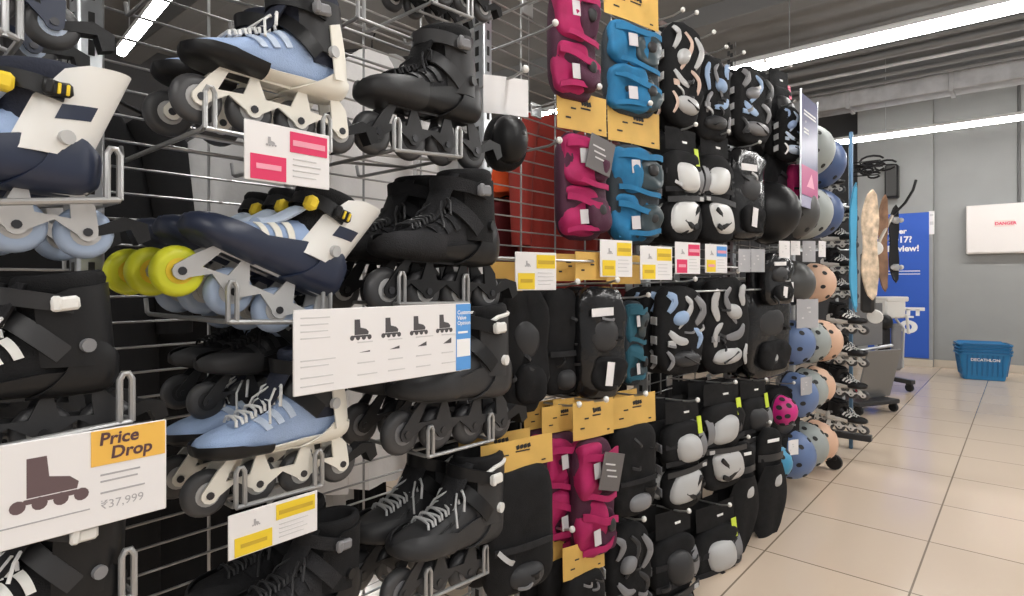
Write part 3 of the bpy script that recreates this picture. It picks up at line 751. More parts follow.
mb = MB()
for k in range(4):
    y = -e + w * (0.30 + 0.165 * k); lines(mb, y, y + w * 0.11, [h * 0.56, h * 0.30, h * 0.15], h * 0.016)
lines(mb, -e + w * 0.03, -e + w * 0.2, [h * q for q in (0.9, 0.82, 0.74, 0.66, 0.40, 0.33, 0.2, 0.1)], h * 0.016)
obj('small_print', mb, INKL, t)

# ================================================================== HOOKS AND PAD PACKS
FX = -1.02
hook_seen = set()
def hook(y, z, label, xt=FX, dbl=False):
    key = (round(y, 1), round(z, 1))
    if key in hook_seen: return
    hook_seen.add(key)
    t = thing('display_hook', (GX, y, z), 0, label, 'display hook', 'display hooks on the grid')
    mb = MB(); mb.tube([(0.004, 0, -0.03), (0.006, 0, 0.0), (0.03, 0, 0.0), (xt - GX - 0.04, 0, 0.006), (xt - GX, 0, 0.016)], 0.0040, 8); obj('arm', mb, WIRE, t)
    mb = MB(); mb.box((0.006, 0, -0.012), (0.006, 0.06, 0.05), b=0.002); obj('mounting_plate', mb, WIRE, t)
    mb = MB(); mb.lathe([(0.004, -0.008), (0.009, -0.006), (0.0105, 0), (0.008, 0.005), (0.003, 0.008)], (xt - GX, 0, 0.017), (1, 0, 0.15), 12); obj('tip', mb, WHITEP, t)

def supr(a, w, h, p=0.6):
    return (w * math.copysign(abs(cos(a)) ** p, cos(a)), h * math.copysign(abs(sin(a)) ** p, sin(a)))
def pillow(mb, y, z, w, h, t0, t1, p=0.55, m=0, lump=0.0, seed=0, n=28):
    """soft slab: front at x=t1, back at x=t0"""
    rings = []
    prof = [(0.55, 0.0), (0.86, 0.02), (0.96, 0.15), (1.0, 0.45), (0.985, 0.7), (0.93, 0.88), (0.80, 0.97), (0.45, 1.02), (0.05, 1.03)]
    for k, q in prof:
        r = []
        for j in range(n):
            a = 2 * pi * j / n; yy, zz = supr(a, w / 2 * k, h / 2 * k, p)
            x = t0 + (t1 - t0) * q
            if lump:
                d = noise.noise(Vector((yy * 14 + seed * 3.1, zz * 14, seed * 1.7 + q))) * lump
                x += d * q; yy *= 1 + d * 6 * (q > 0); zz *= 1 + d * 3
            r.append(Vector((x, y + yy, z + zz)))
        rings.append(r)
    mb.loft(rings, m)
def dome(mb, y, z, w, h, x0, d, p=0.8, m=0, n=24, k=7, ridge=0.0, skew=0.0):
    rings = []
    for i in range(k + 1):
        q = i / k; s_ = cos(q * pi / 2 * 0.97); x = x0 + d * sin(q * pi / 2)
        r = []
        for j in range(n):
            a = 2 * pi * j / n; yy, zz = supr(a, w / 2 * s_, h / 2 * s_, p)
            r.append(Vector((x + ridge * q * cos(3 * zz / h * 6) , y + yy + skew * zz, z + zz)))
        rings.append(r)
    rings.insert(0, [Vector((x0 - 0.006, v.y, v.z)) for v in rings[0]])
    mb.loft(rings, m)
def geom(L, Rr, T, B, X, yaw, ref=None):
    px = (L + Rr) / 2; c = on_x(px, T, X); n = Vector((cos(yaw), sin(yaw), 0))
    def hit(x, y):
        d = ray(x, y); return CAM + d * ((c - CAM).dot(n) / d.dot(n))
    a, b = hit(L, T), hit(Rr, T); w = Vector((b.x - a.x, b.y - a.y, 0)).length
    h = c.z - hit(px, B).z; mid = (a + b) / 2
    return Vector((mid.x, mid.y, c.z)), w, h
YW = R(-14)
def header(t, w, hh, m_, mark=None, curl=0.006, z0=0.0, bl=True):
    """cardboard header with a hang hole and printed marks"""
    mb = MB()
    mb.patch(lambda u, v: (0.002 + curl * sin(u * 5.0) * 0.6 + curl * 0.5 * (v * v), w * (u - 0.5), z0 - hh * v + 0.012), 10, 4, -0.0018)
    o = obj('header_card', mb, m_, t, sharp=60)
    if mark:
        mb = MB(); rnd = random.Random(int(w * 9999))
        X_ = lambda u, v: 0.0038 + curl * sin(u * 5.0) * 0.6 + curl * 0.5 * (v * v)
        for k in range(4):
            u = 0.48 + k * 0.055; v = 0.26
            mb.box((X_(u, v) + 0.0012, w * (u - 0.5), z0 - hh * v + 0.012), (0.0008, w * 0.045, hh * (0.10 + 0.05 * rnd.random())), b=0.0002, rot=Matrix.Rotation(0.3, 3, 'X'))
        for u, v, ww in ((0.55, 0.40, 0.2), (0.3, 0.45, 0.10), (0.86, 0.86, 0.06), (0.2, 0.7, 0.1)):
            mb.box((X_(u, v) + 0.0012, w * (u - 0.5), z0 - hh * v + 0.012), (0.0008, w * ww, hh * 0.045), b=0.0002)
        obj('printed_marks', mb, mark, o)
    return o
def strap_bands(t, w, h, m_, side=-1, n=3):
    for k in range(n):
        mb = MB(); z = -h * (0.34 + 0.2 * k)
        mb.patch(lambda u, v: (-0.02 + 0.045 * sin(u * pi) , side * w * 0.5 + side * 0.012 * sin(u * pi) * 1.5, z - 0.03 * v), 8, 2, 0.003 * side)
        obj('elastic_strap', mb, m_, t, sharp=60)
CNT = [0]
def pack(kind, L, Rr, T, B, X, label, yaw=YW, behind=2, cap=LGREYP, tab=None, hk=True, col=None, group='protective pad packs on hooks', card=None, hf=None, flip=1, clut=4, info=False):
    loc, w, h = geom(L, Rr, T, B, X, yaw)
    CNT[0] += 1; sd = CNT[0]
    t = thing('protective_pad_pack', loc, yaw, label, 'protective pads', group)
    if kind in ('pink', 'blue'):
        fab, msh = (PINKF, MESHP) if kind == 'pink' else (col or BLUEF, MESHB)
        if card is not None:
            header(t, w * 1.0, h * hf, card, INKK); z0 = -h * hf + 0.01
        else: z0 = 0
        hb = h + z0
        mb = MB(); pillow(mb, 0, z0 - hb / 2, w * 0.96, hb, -0.03, 0.022, 0.5, lump=0.012, seed=sd); obj('mesh_pouch', mb, msh, t, sharp=70)
        # coloured pads behind the mesh, upper and lower, each with a dark cap
        for k, zc in enumerate((z0 - hb * 0.27, z0 - hb * 0.74)):
            mb = MB(); pillow(mb, -w * 0.13, zc, w * 0.66, hb * 0.46, -0.01, 0.034, 0.5, lump=0.03, seed=sd + k * 5, n=40); p_ = obj('pad', mb, fab, t, sharp=70)
            mb = MB(); pillow(mb, w * 0.19, zc - hb * 0.02, w * 0.46, hb * 0.34, 0.0, 0.046, 0.8, lump=0.03, seed=sd + k * 7 + 2, n=36); obj('cap', mb, msh if kind == 'pink' else mat('cap_dark_teal', (0.03, 0.05, 0.06), 0.35), p_, sharp=70)
            mb = MB(); mb.patch(lambda u, v: (0.030 + 0.020 * sin(v * pi), w * (-0.40 + 0.84 * v), zc + hb * (0.16 - 0.06 * u - (0.10 if k else -0.02) * v + 0.01 * sin(v * 9))), 2, 12, 0.004); obj('strap', mb, fab, p_)
            mb = MB(); mb.patch(lambda u, v: (0.026 + 0.022 * sin(v * pi), w * (-0.38 + 0.8 * v), zc - hb * (0.15 + 0.05 * u + 0.06 * v * (1 - 2 * k) - 0.01 * sin(v * 8))), 2, 12, 0.004); obj('strap', mb, fab, p_)
            mb = MB(); dome(mb, w * 0.22, zc + hb * 0.02, w * 0.18, hb * 0.12, 0.044, 0.012, 0.9); obj('hard_cap', mb, CHARP, p_)
            mb = MB().box((0.046, -w * 0.13, zc + hb * (0.03 - 0.08 * k)), (0.002, w * 0.16, hb * 0.13), b=0.0005, rot=Matrix.Rotation(0.1, 3, 'X')); obj('label', mb, mat('care_label', (0.62, 0.6, 0.62), 0.6), p_)
    elif kind == 'caps':
        # black set: card on top, knee pad with a hard cap above an elbow pad with a patterned cap
        if card is not None: header(t, w * 0.8, h * 0.2, card, None); obj_m = MB(); obj_m.box((0.006, 0, -h * 0.09), (0.001, w * 0.3, h * 0.02), b=0.0002); obj('brand_mark', obj_m, INKW, t)
        mb = MB(); pillow(mb, 0, -h * 0.40, w * 0.92, h * 0.46, -0.03, 0.03, 0.65, lump=0.014, seed=sd); k1 = obj('knee_pad', mb, BLACKF, t, sharp=70)
        mb = MB(); pillow(mb, 0, -h * 0.80, w * 0.86, h * 0.40, -0.03, 0.034, 0.65, lump=0.014, seed=sd + 3); k2 = obj('elbow_pad', mb, BLACKF, t, sharp=70)
        mb = MB(); dome(mb, w * 0.03 * flip, -h * 0.42, w * 0.56, h * 0.27, 0.026, 0.042, 0.72, skew=-0.22 * flip); obj('hard_cap', mb, cap, k1)
        mb = MB(); dome(mb, -w * 0.04 * flip, -h * 0.77, w * 0.66, h * 0.30, 0.030, 0.036, 0.68, skew=0.28 * flip); c2 = obj('hard_cap', mb, cap, k2)
        mb = MB()
        for yy, zz, ww, hh2, rt in ((0.10, -0.74, 0.30, 0.045, 0.7), (-0.06, -0.83, 0.26, 0.05, -0.5), (0.12, -0.86, 0.14, 0.05, 0.4)):
            mb.box((0.058, yy * w * flip, zz * h), (0.012, ww * w, hh2 * h), b=0.004, rot=Matrix.Rotation(rt * flip, 3, 'X'))
        obj('cap_slot', mb, BLACKP, c2)
        mb = MB()
        for zz in (-0.34, -0.50): mb.patch(lambda u, v: (0.02 + 0.022 * sin(v * pi) * 0.8, w * (-0.46 + 0.92 * v), h * (zz - 0.045 * u + 0.03 * (v - 0.5))), 2, 8, 0.003)
        obj('strap', mb, CHARF, k1)
        mb = MB(); mb.patch(lambda u, v: (0.030 + 0.016 * sin(v * pi), w * (-0.46 + 0.92 * v), h * (-0.585 - 0.05 * u + 0.04 * flip * (v - 0.5))), 2, 8, 0.004); obj('strap', mb, CHARP, k2)
        mb = MB().box((0.040, w * 0.33 * flip, -h * 0.60), (0.004, w * 0.16, h * 0.035), b=0.001); obj('woven_tag', mb, LGREYP, k2)
        mb = MB(); mb.patch(lambda u, v: (0.020 + 0.02 * sin(v * pi), w * flip * (0.30 + 0.14 * u), -h * (0.30 + 0.25 * v)), 2, 8, 0.004); obj('edge_panel', mb, GREYP, k1)
        strap_bands(t, w, h, GREYP, -1, 3)
        if tab:
            mb = MB(); mb.patch(lambda u, v: (0.022 + 0.01 * v, w * (0.26 + 0.10 * u), -h * (0.14 + 0.16 * v)), 2, 4, 0.003); obj('lime_tab', mb, tab, t)
    elif kind == 'pattern':
        # black pads with light curved panels
        mb = MB(); pillow(mb, 0, -h * 0.5, w * 0.95, h * 0.98, -0.035, 0.030, 0.6, lump=0.02, seed=sd); k1 = obj('pad_body', mb, BLACKF, t, sharp=70)
        pr = col or (LGREYP, PEACHF)
        def band(pts, wd, m_, x=0.030):
            P_ = [Vector((x, y * w * flip, z * h)) for y, z in pts]
            def f(u, v):
                q = u * (len(P_) - 1); i = min(int(q), len(P_) - 2); fr = q - i
                p1, p2 = P_[i], P_[i + 1]; p0_ = P_[max(i - 1, 0)]; p3 = P_[min(i + 2, len(P_) - 1)]
                c = 0.5 * ((2 * p1) + (p2 - p0_) * fr + (2 * p0_ - 5 * p1 + 4 * p2 - p3) * fr ** 2 + (3 * p1 - p0_ - 3 * p2 + p3) * fr ** 3)
                tg = (p2 - p1).normalized(); sd_ = Vector((0, tg.z, -tg.y))
                return c + sd_ * (wd * w * (v - 0.5) * (0.55 + 0.45 * sin(u * pi))) + Vector((0.012 * sin(u * pi) + 0.005 * sin(v * pi), 0, 0))
            obj('trim_panel', MB().patch(f, 16, 3, 0.005), m_, k1, sharp=70)
        for k, (bp, bw_) in enumerate((([(-0.36, -0.10), (-0.24, -0.17), (-0.33, -0.30)], 0.13), ([(-0.04, -0.12), (0.10, -0.22), (-0.02, -0.36), (-0.16, -0.48)], 0.10), ([(0.22, -0.14), (0.35, -0.28), (0.22, -0.44)], 0.14),
                                      ([(0.12, -0.46), (0.30, -0.56), (0.27, -0.70)], 0.10), ([(-0.33, -0.50), (-0.18, -0.59), (0.06, -0.62)], 0.12), ([(-0.38, -0.70), (-0.30, -0.80), (-0.36, -0.90)], 0.08))):
            band(bp, bw_, pr[k % len(pr)], 0.027 + 0.002 * (k % 3))
        mb = MB(); dome(mb, -w * 0.10 * flip, -h * 0.36, w * 0.30, h * 0.16, 0.03, 0.026, 0.9, skew=0.3 * flip); obj('hard_cap', mb, pr[0], k1)
        mb = MB(); dome(mb, w * 0.02 * flip, -h * 0.80, w * 0.58, h * 0.17, 0.026, 0.034, 0.85, skew=-0.25 * flip); c2 = obj('hard_cap', mb, cap, k1)
        mb = MB().box((0.056, w * 0.04 * flip, -h * 0.81), (0.012, w * 0.34, h * 0.02), b=0.004, rot=Matrix.Rotation(-0.4 * flip, 3, 'X')); obj('cap_slot', mb, BLACKP, c2)
        mb = MB().box((0.036, -w * 0.3, -h * 0.62), (0.006, w * 0.16, h * 0.06), b=0.002); obj('woven_tag', mb, pr[1 % len(pr)], k1)
        strap_bands(t, w, h, LGREYP, -1, 3)
    elif kind == 'bag':
        # black pouch with card at top and white label
        mb = MB(); pillow(mb, 0, -h * 0.5, w * 0.95, h * 0.98, -0.035, 0.030, 0.5, lump=0.02, seed=sd); k1 = obj('pouch', mb, col or POLYB, t, sharp=70)
        mb = MB(); dome(mb, 0.0, -h * 0.42, w * 0.55, h * 0.3, 0.022, 0.022, 0.9); obj('hard_cap', mb, CHARP, k1)
        mb = MB(); pillow(mb, w * 0.05, -h * 0.75, w * 0.6, h * 0.3, 0.01, 0.05, 0.7, lump=0.02, seed=sd + 4); obj('pad', mb, BLACKF, k1, sharp=70)
        if tab:
            mb = MB().box((0.036, -w * 0.08, -h * 0.22), (0.002, w * 0.42, h * 0.07), b=0.0005, rot=Matrix.Rotation(0.03, 3, 'X')); mb.box((0.056, -w * 0.02, -h * 0.74), (0.002, w * 0.14, h * 0.2), b=0.0005, rot=Matrix.Rotation(-0.15, 3, 'X')); obj('label', mb, CARDW, k1)
    elif kind == 'plain':
        # soft glove-like flap with card
        if card is not None: header(t, w, h * hf, card, INKK); zz0 = -h * hf + 0.02
        else: zz0 = 0
        hb = h + zz0
        mb = MB(); pillow(mb, 0, zz0 - hb / 2, w * 0.93, hb, -0.03, 0.024, 0.4, lump=0.008, seed=sd); k1 = obj('sleeve', mb, col or BLACKF, t, sharp=70)
        mb = MB(); dome(mb, w * 0.05, zz0 - hb * 0.85, w * 0.5, hb * 0.2, 0.016, 0.03, 0.85); obj('hard_cap', mb, cap, k1)
        mb = MB(); mb.patch(lambda u, v: (0.026 + 0.008 * sin(v * pi), w * (-0.4 + 0.8 * v), zz0 - hb * (0.58 + 0.05 * u)), 2, 8, 0.004); obj('strap', mb, CHARF, k1)
    elif kind == 'flap':
        mb = MB(); pillow(mb, 0, -h * 0.24, w * 0.62, h * 0.46, -0.02, 0.026, 0.7, lump=0.016, seed=sd); k1 = obj('pad_body', mb, BLACKF, t, sharp=70)
        mb = MB(); mb.patch(lambda u, v: (0.030 * (1 - u) + 0.02 * sin(v * pi) + 0.012 * sin(v * 8) * u, w * (v - 0.5) * (0.50 + 0.42 * sin(u * 2.4)) - w * 0.04 * u, -h * (0.28 + u * (0.44 + 0.28 * (1 - abs(2 * v - 0.9))))), 10, 10, -0.005); obj('flap', mb, BLACKF, k1, sharp=70)
        mb = MB(); dome(mb, w * 0.08, -h * 0.40, w * 0.26, h * 0.10, 0.034, 0.012, 0.7); obj('badge', mb, LGREYP, k1)
        mb = MB().box((0.030, 0, -h * 0.10), (0.003, w * 0.32, h * 0.025), b=0.001); obj('brand_mark', mb, INKW, k1)
        mb = MB(); mb.patch(lambda u, v: (0.012 + 0.022 * sin(v * pi), w * (-0.34 + 0.68 * v), -h * (0.2 + 0.05 * u)), 2, 8, 0.004); obj('strap', mb, CHARP, k1)
    if kind in ('caps', 'bag', 'plain', 'pattern') and clut:
        rn = random.Random(sd * 17)
        for k in range(clut):
            y0 = rn.uniform(-0.34, 0.34); z0_ = -rn.uniform(0.28, 0.94); an = rn.uniform(-0.9, 0.9); ln_ = rn.uniform(0.10, 0.24) * w; wd_ = rn.uniform(0.025, 0.06) * w
            q0 = Vector((0.034, y0 * w, z0_ * h)); d1 = Vector((0, cos(an), sin(an))); d2 = Vector((0, -sin(an), cos(an)))
            def f(u, v): return q0 + d1 * (ln_ * (u - 0.5)) + d2 * (wd_ * (v - 0.5)) + Vector((0.012 * sin(u * pi) - 0.3 * abs(y0 + 0.0) * 0.03, 0, 0)) + d2 * (0.25 * ln_ * (u - 0.5) ** 2)
            obj(rn.choice(('strap', 'woven_tag', 'trim_panel')), MB().patch(f, 6, 2, 0.005), rn.choice((GREYP, CHARP, LGREYP, BLACKP, CHARP)), t, sharp=70)
    if info:
        mb = MB(); mb.box((0.062, w * 0.12, -h * 0.42), (0.003, w * 0.5, h * 0.24), b=0.0006, rot=Matrix.Rotation(-0.25, 3, 'X')); ic = obj('info_card', mb, mat('info_grey', (0.13, 0.12, 0.12), 0.5), t)
        mb = MB()
        for k in range(3): mb.box((0.0645, w * (0.08 + 0.02 * k), -h * (0.37 + 0.04 * k)), (0.001, w * 0.24, h * 0.01), b=0.0002, rot=Matrix.Rotation(-0.25, 3, 'X'))
        obj('printed_marks', mb, INKL, ic)
    for k in range(behind):
        c = copy_tree(t); c.location = loc + Vector((-0.075 * (k + 1), 0.002 * (k + 1), -0.004 * k)); c['label'] = ('%s, second on its hook' if k == 0 else '%s, third on its hook') % label.split(',')[0]
        c.rotation_euler.z = yaw + random.uniform(-0.05, 0.05)
    if hk: hook(loc.y + 0.0, loc.z + 0.004, 'display hook carrying the ' + label.split(',')[0], min(-0.99, loc.x + 0.07))
    return t

WCAP = mat('white_cap', (0.66, 0.66, 0.65), 0.32)
# column of magenta packs
pack('pink', 549, 596, -12, 100, -1.12, 'magenta pad set in plum mesh at the top of the rack', behind=0)
pack('pink', 556, 606, 97, 241, -1.12, 'magenta pad set under the upper yellow card, beside the blue one', behind=0, card=CARDY, hf=0.27, info=True)
# column of blue packs
pack('blue', 603, 658, -8, 117, -1.12, 'bright blue pad set under the topmost yellow card', behind=0, card=CARDY, hf=0.27)
pack('blue', 607, 659, 112, 245, -1.12, 'bright blue pad set hanging below the upper blue one', behind=0, card=CARDY, hf=0.27)
# patterned / capped columns, top row
pack('pattern', 662, 699, 22, 128, -1.10, 'black pad set with white and blush panels in the top row', cap=LGREYP)
pack('pattern', 694, 728, 55, 142, -1.10, 'black pad set with grey and sky panels in the top row', cap=CHARP, col=(SKYF, GREYP), flip=-1)
pack('pattern', 732, 770, 68, 145, -1.10, 'large black pad set with sky tabs in the top row', cap=GREYP, col=(GREYP, SKYF, CHARP), behind=1)
pack('pattern', 777, 802, 106, 162, -1.02, 'pad set with pale blue panels beside the purple blade sign', behind=0, col=(LBLUEF, LBLUE2, CARDW), cap=LBLUE2, yaw=R(-25))
pack('plain', 789, 803, 164, 206, -1.02, 'dark magenta pouch tucked behind the purple blade sign', behind=0, col=PINKF, cap=MESHP, yaw=R(-25))
pack('caps', 766, 790, 72, 160, -1.10, 'narrow black pad set with a small red tab, top row', cap=CHARP, card=BLACKF, tab=REDP, behind=1)
# second row
pack('caps', 660, 699, 132, 243, -1.10, 'white-capped black pad set beside the blue set', cap=WCAP, card=BLACKF, tab=LIME)
pack('caps', 696, 731, 138, 243, -1.10, 'white-capped black pad set one column right of the lime-tabbed one', cap=WCAP, card=BLACKF, flip=-1)
pack('bag', 727, 764, 148, 243, -1.10, 'black glossy pad bag with a pale patch in the second row', tab=True, behind=1)
pack('bag', 762, 798, 150, 245, -1.10, 'smooth black pad bag beside the black helmet', behind=1, col=BLACKF)
# third row
pack('bag', 496, 545, 284, 415, -1.16, 'black pouch in the third row nearest the steel post', behind=1, col=BLACKF)
pack('plain', 541, 578, 288, 395, -1.14, 'plain black sleeve in the third row behind the labelled bag', behind=1, cap=CHARP)
pack('bag', 573, 624, 286, 402, -1.08, 'black glossy bag with white labels in the third row', tab=True, behind=1)
pack('blue', 622, 642, 300, 385, -1.14, 'dark blue pad set half hidden behind the labelled black bag', behind=0, col=TEALF)
pack('pattern', 655, 702, 284, 377, -1.08, 'black pad set with sky blue checks in the third row', cap=CHARP, col=(SKYF, LGREYP, GREYP))
pack('pattern', 699, 746, 276, 375, -1.08, 'black pad set with grey caps under the grey price tickets', cap=LGREYP, col=(LGREYP, GREYP, LGREYP), flip=-1)
pack('bag', 762, 790, 252, 306, -1.02, 'crinkled glossy black bag between the tickets and helmets', behind=1, tab=True)
pack('bag', 742, 790, 280, 380, -1.08, 'black wrinkled glossy bag beside the helmets in the third row', behind=1)
# fourth row
pack('plain', 480, 552, 444, 592, -0.94, 'black sleeve pads under the wide kraft yellow card', behind=1, card=CARDY, hf=0.20, cap=CHARP)
pack('pink', 541, 580, 408, 540, -1.12, 'dark magenta pad set left of the bright magenta one below', behind=1, card=CARDY, hf=0.2)
pack('pink', 572, 613, 404, 556, -1.04, 'bright magenta pad set in the fourth row, with grey info card', behind=1, info=True, card=CARDY, hf=0.24)
pack('plain', 610, 655, 398, 515, -1.04, 'plain black sleeve under the rightmost kraft yellow card', behind=1, card=CARDY, hf=0.26, cap=GREYP)
pack('caps', 660, 702, 403, 508, -1.06, 'grey-capped black pad set with lime tab in the fourth row', cap=LGREYP, card=BLACKF, tab=LIME)
pack('caps', 698, 742, 385, 488, -1.06, 'taller grey-capped pad set with lime tab in the fourth row', cap=LGREYP, card=BLACKF, tab=LIME, flip=-1)
pack('caps', 736, 768, 382, 470, -1.08, 'charcoal-capped pad set with lime tab in the fourth row', cap=CHARP, card=BLACKF, tab=LIME)
pack('bag', 764, 798, 385, 470, -1.10, 'black pad bag beside the bright pink helmet', behind=1, col=BLACKF)
# fifth row
pack('plain', 540, 568, 530, 640, -1.12, 'sleeve pads under the lower left kraft yellow card', behind=1, card=CARDY, hf=0.32, cap=CHARP)
pack('plain', 562, 604, 545, 660, -1.04, 'sleeve pads under the lowest kraft yellow card', behind=1, card=CARDY, hf=0.28, cap=CHARP)
pack('pattern', 604, 648, 520, 630, -1.08, 'dark pad set with grey bands in the bottom row', cap=CHARP, col=(GREYP, CHARP), behind=1)
pack('caps', 650, 694, 512, 640, -1.06, 'black pad set with red panel at the bottom of the rack', cap=CHARP, card=BLACKF)
pack('caps', 690, 738, 506, 620, -1.06, 'grey-capped black pad set with lime tab in the bottom row', cap=LGREYP, card=BLACKF, tab=LIME)
pack('flap', 722, 758, 440, 566, -1.03, 'black padded flap hanging at the aisle end, left one', behind=1, yaw=R(-20))
pack('flap', 750, 786, 426, 558, -1.00, 'black padded flap hanging nearest the floor by the aisle', behind=1, yaw=R(-20))
# white card with black pad beside the post
loc, w, h = geom(483, 528, 82, 172, -1.05, R(-30))
t = thing('elbow_pad_pack', loc, R(-30), 'black dome pad under a blank white card beside the steel post', 'protective pads', 'protective pad packs on hooks')
header(t, w, h * 0.42, CARDW, None, curl=0.004)
mb = MB(); pillow(mb, 0, -h * 0.68, w * 0.9, h * 0.62, -0.04, 0.03, 0.85, lump=0.01, seed=3); k1 = obj('pad', mb, BLACKF, t, sharp=70)
mb = MB(); dome(mb, w * 0.02, -h * 0.66, w * 0.8, h * 0.54, 0.02, 0.05, 0.95); obj('hard_cap', mb, BLACKP, k1)
mb = MB().sph((0.06, w * 0.2, -h * 0.62), 0.008); obj('rivet', mb, CHARP, k1)
hook(loc.y, loc.z + 0.002, 'display hook carrying the blank white card', -0.98)
# empty hooks near the post
for px, py, lab in ((520, 8, 'bare double wire hook at the top beside the steel post'), (534, 36, 'bare wire hook left of the top magenta pad set'), (538, 150, 'bare wire hook in front of the red jackets')):
    p = on_x(px, py, -1.10); hook(p.y, p.z, lab, -1.02)
for px, py, lab in ((683, 14, 'leftmost ball-tipped hook in the top row'), (714, 36, 'middle ball-tipped hook in the top row'), (744, 56, 'rightmost ball-tipped hook in the top row')):
    p = on_x(px, py, -1.0); hook(p.y, p.z, lab, -1.0)

# kraft cards and price tickets along the middle shelf edge
def card_only(L, Rr, T, B, X, m_, label, yaw=YW, name='header_card_blank', cat='card', group='kraft cards along the middle row', mark=INKK):
    loc, w, h = geom(L, Rr, T, B, X, yaw)
    t = thing('kraft_card' if m_ is CARDY else 'paper_card', loc, yaw, label, cat, group)
    mb = MB(); mb.patch(lambda u, v: (0.004 * sin(u * 4 + L), w * (u - 0.5), -h * v), 8, 3, -0.0018); obj('card', mb, m_, t, sharp=60)
    if mark:
        mb = MB()
        for u, v, ww in ((0.5, 0.3, 0.18), (0.55, 0.45, 0.12), (0.25, 0.65, 0.1)): mb.box((0.0035 + 0.004 * sin(u * 4 + L), w * (u - 0.5), -h * v), (0.001, w * ww, h * 0.06), b=0.0002)
        obj('printed_marks', mb, mark, t)
    return t
card_only(478, 492, 263, 290, -1.12, CARDW, 'blank white card beside the steel post in the middle row', mark=None)
card_only(489, 522, 262, 291, -1.10, CARDY, 'kraft yellow card nearest the steel post in the middle row', mark=None)
card_only(552, 582, 254, 281, -1.14, CARDY, 'kraft yellow card right of the tilted white price ticket')
card_only(575, 606, 252, 280, -1.06, CARDY, 'kraft yellow card between two white price tickets')
card_only(606, 640, 255, 284, -1.14, CARDY, 'kraft yellow card behind the second white price ticket')
def ticket(L, Rr, T, B, X, c1, label, yaw=YW, c2=None):
    t = quad_sign(L, Rr, T, B, X, c1, label, yaw, 'price_ticket', 'price tickets along the middle row', c2); return t
ticket(515, 556, 253, 290, -1.00, YELP, 'tilted white price ticket with one yellow block nearest the post')
ticket(600, 632, 241, 277, -1.00, YELP, 'white and yellow price ticket under the lower blue pad set')
ticket(640, 672, 247, 280, -1.00, YELP, 'white and yellow price ticket left of the red one')
ticket(675, 700, 243, 274, -1.00, REDP, 'white price ticket with red blocks in the middle row')
ticket(705, 727, 245, 273, -1.00, BLUP, 'white price ticket with a blue and a yellow block', c2=YELP)
GREYC = mat('grey_ticket', (0.42, 0.42, 0.44), 0.6)
for (L, Rr, T, B, lab) in ((738, 750, 249, 272, 'left grey price ticket of the pair in the middle row'), (751, 764, 249, 272, 'right grey price ticket of the pair in the middle row'),
                           (779, 790, 241, 258, 'white ticket just left of the helmets in the middle row'), (791, 800, 241, 255, 'small white ticket under the dark grey helmet'),
                           (803, 815, 241, 262, 'grey ticket under the pale grey helmet'), (818, 826, 241, 257, 'white ticket under the navy helmet'),
                           (797, 818, 299, 328, 'large grey ticket above the sky blue helmet'), (800, 812, 377, 395, 'pale ticket between the helmet rows'), (788, 798, 440, 455, 'tilted white ticket by the lowest blue helmet'),
                           (782, 793, 282, 302, 'slanted white ticket on the glossy bag by the helmets')):
    card_only(L, Rr, T, B, -0.98, CARDW if 'white' in lab else GREYC, lab, yaw=R(-25), cat='price ticket', group='price tickets by the helmets', mark=INKL)
# price rail of the middle row
t = thing('ticket_rail', (-1.06, 1.4, on_x(620, 262, -1.06).z), 0, 'thin steel rail carrying the middle row of price tickets', 'rail')
mb = MB(); mb.tube([(-0.3, -0.36, 0.03), (0, -0.30, -0.004), (0, 1.4, 0), (0, 2.6, 0)], 0.004, 8); obj('rail', mb, WIRE, t)
mb = MB(); mb.tube([(0, 0.9, -0.11), (0, 2.4, -0.11)], 0.004, 8); obj('lower_rail', mb, WIRE, t)

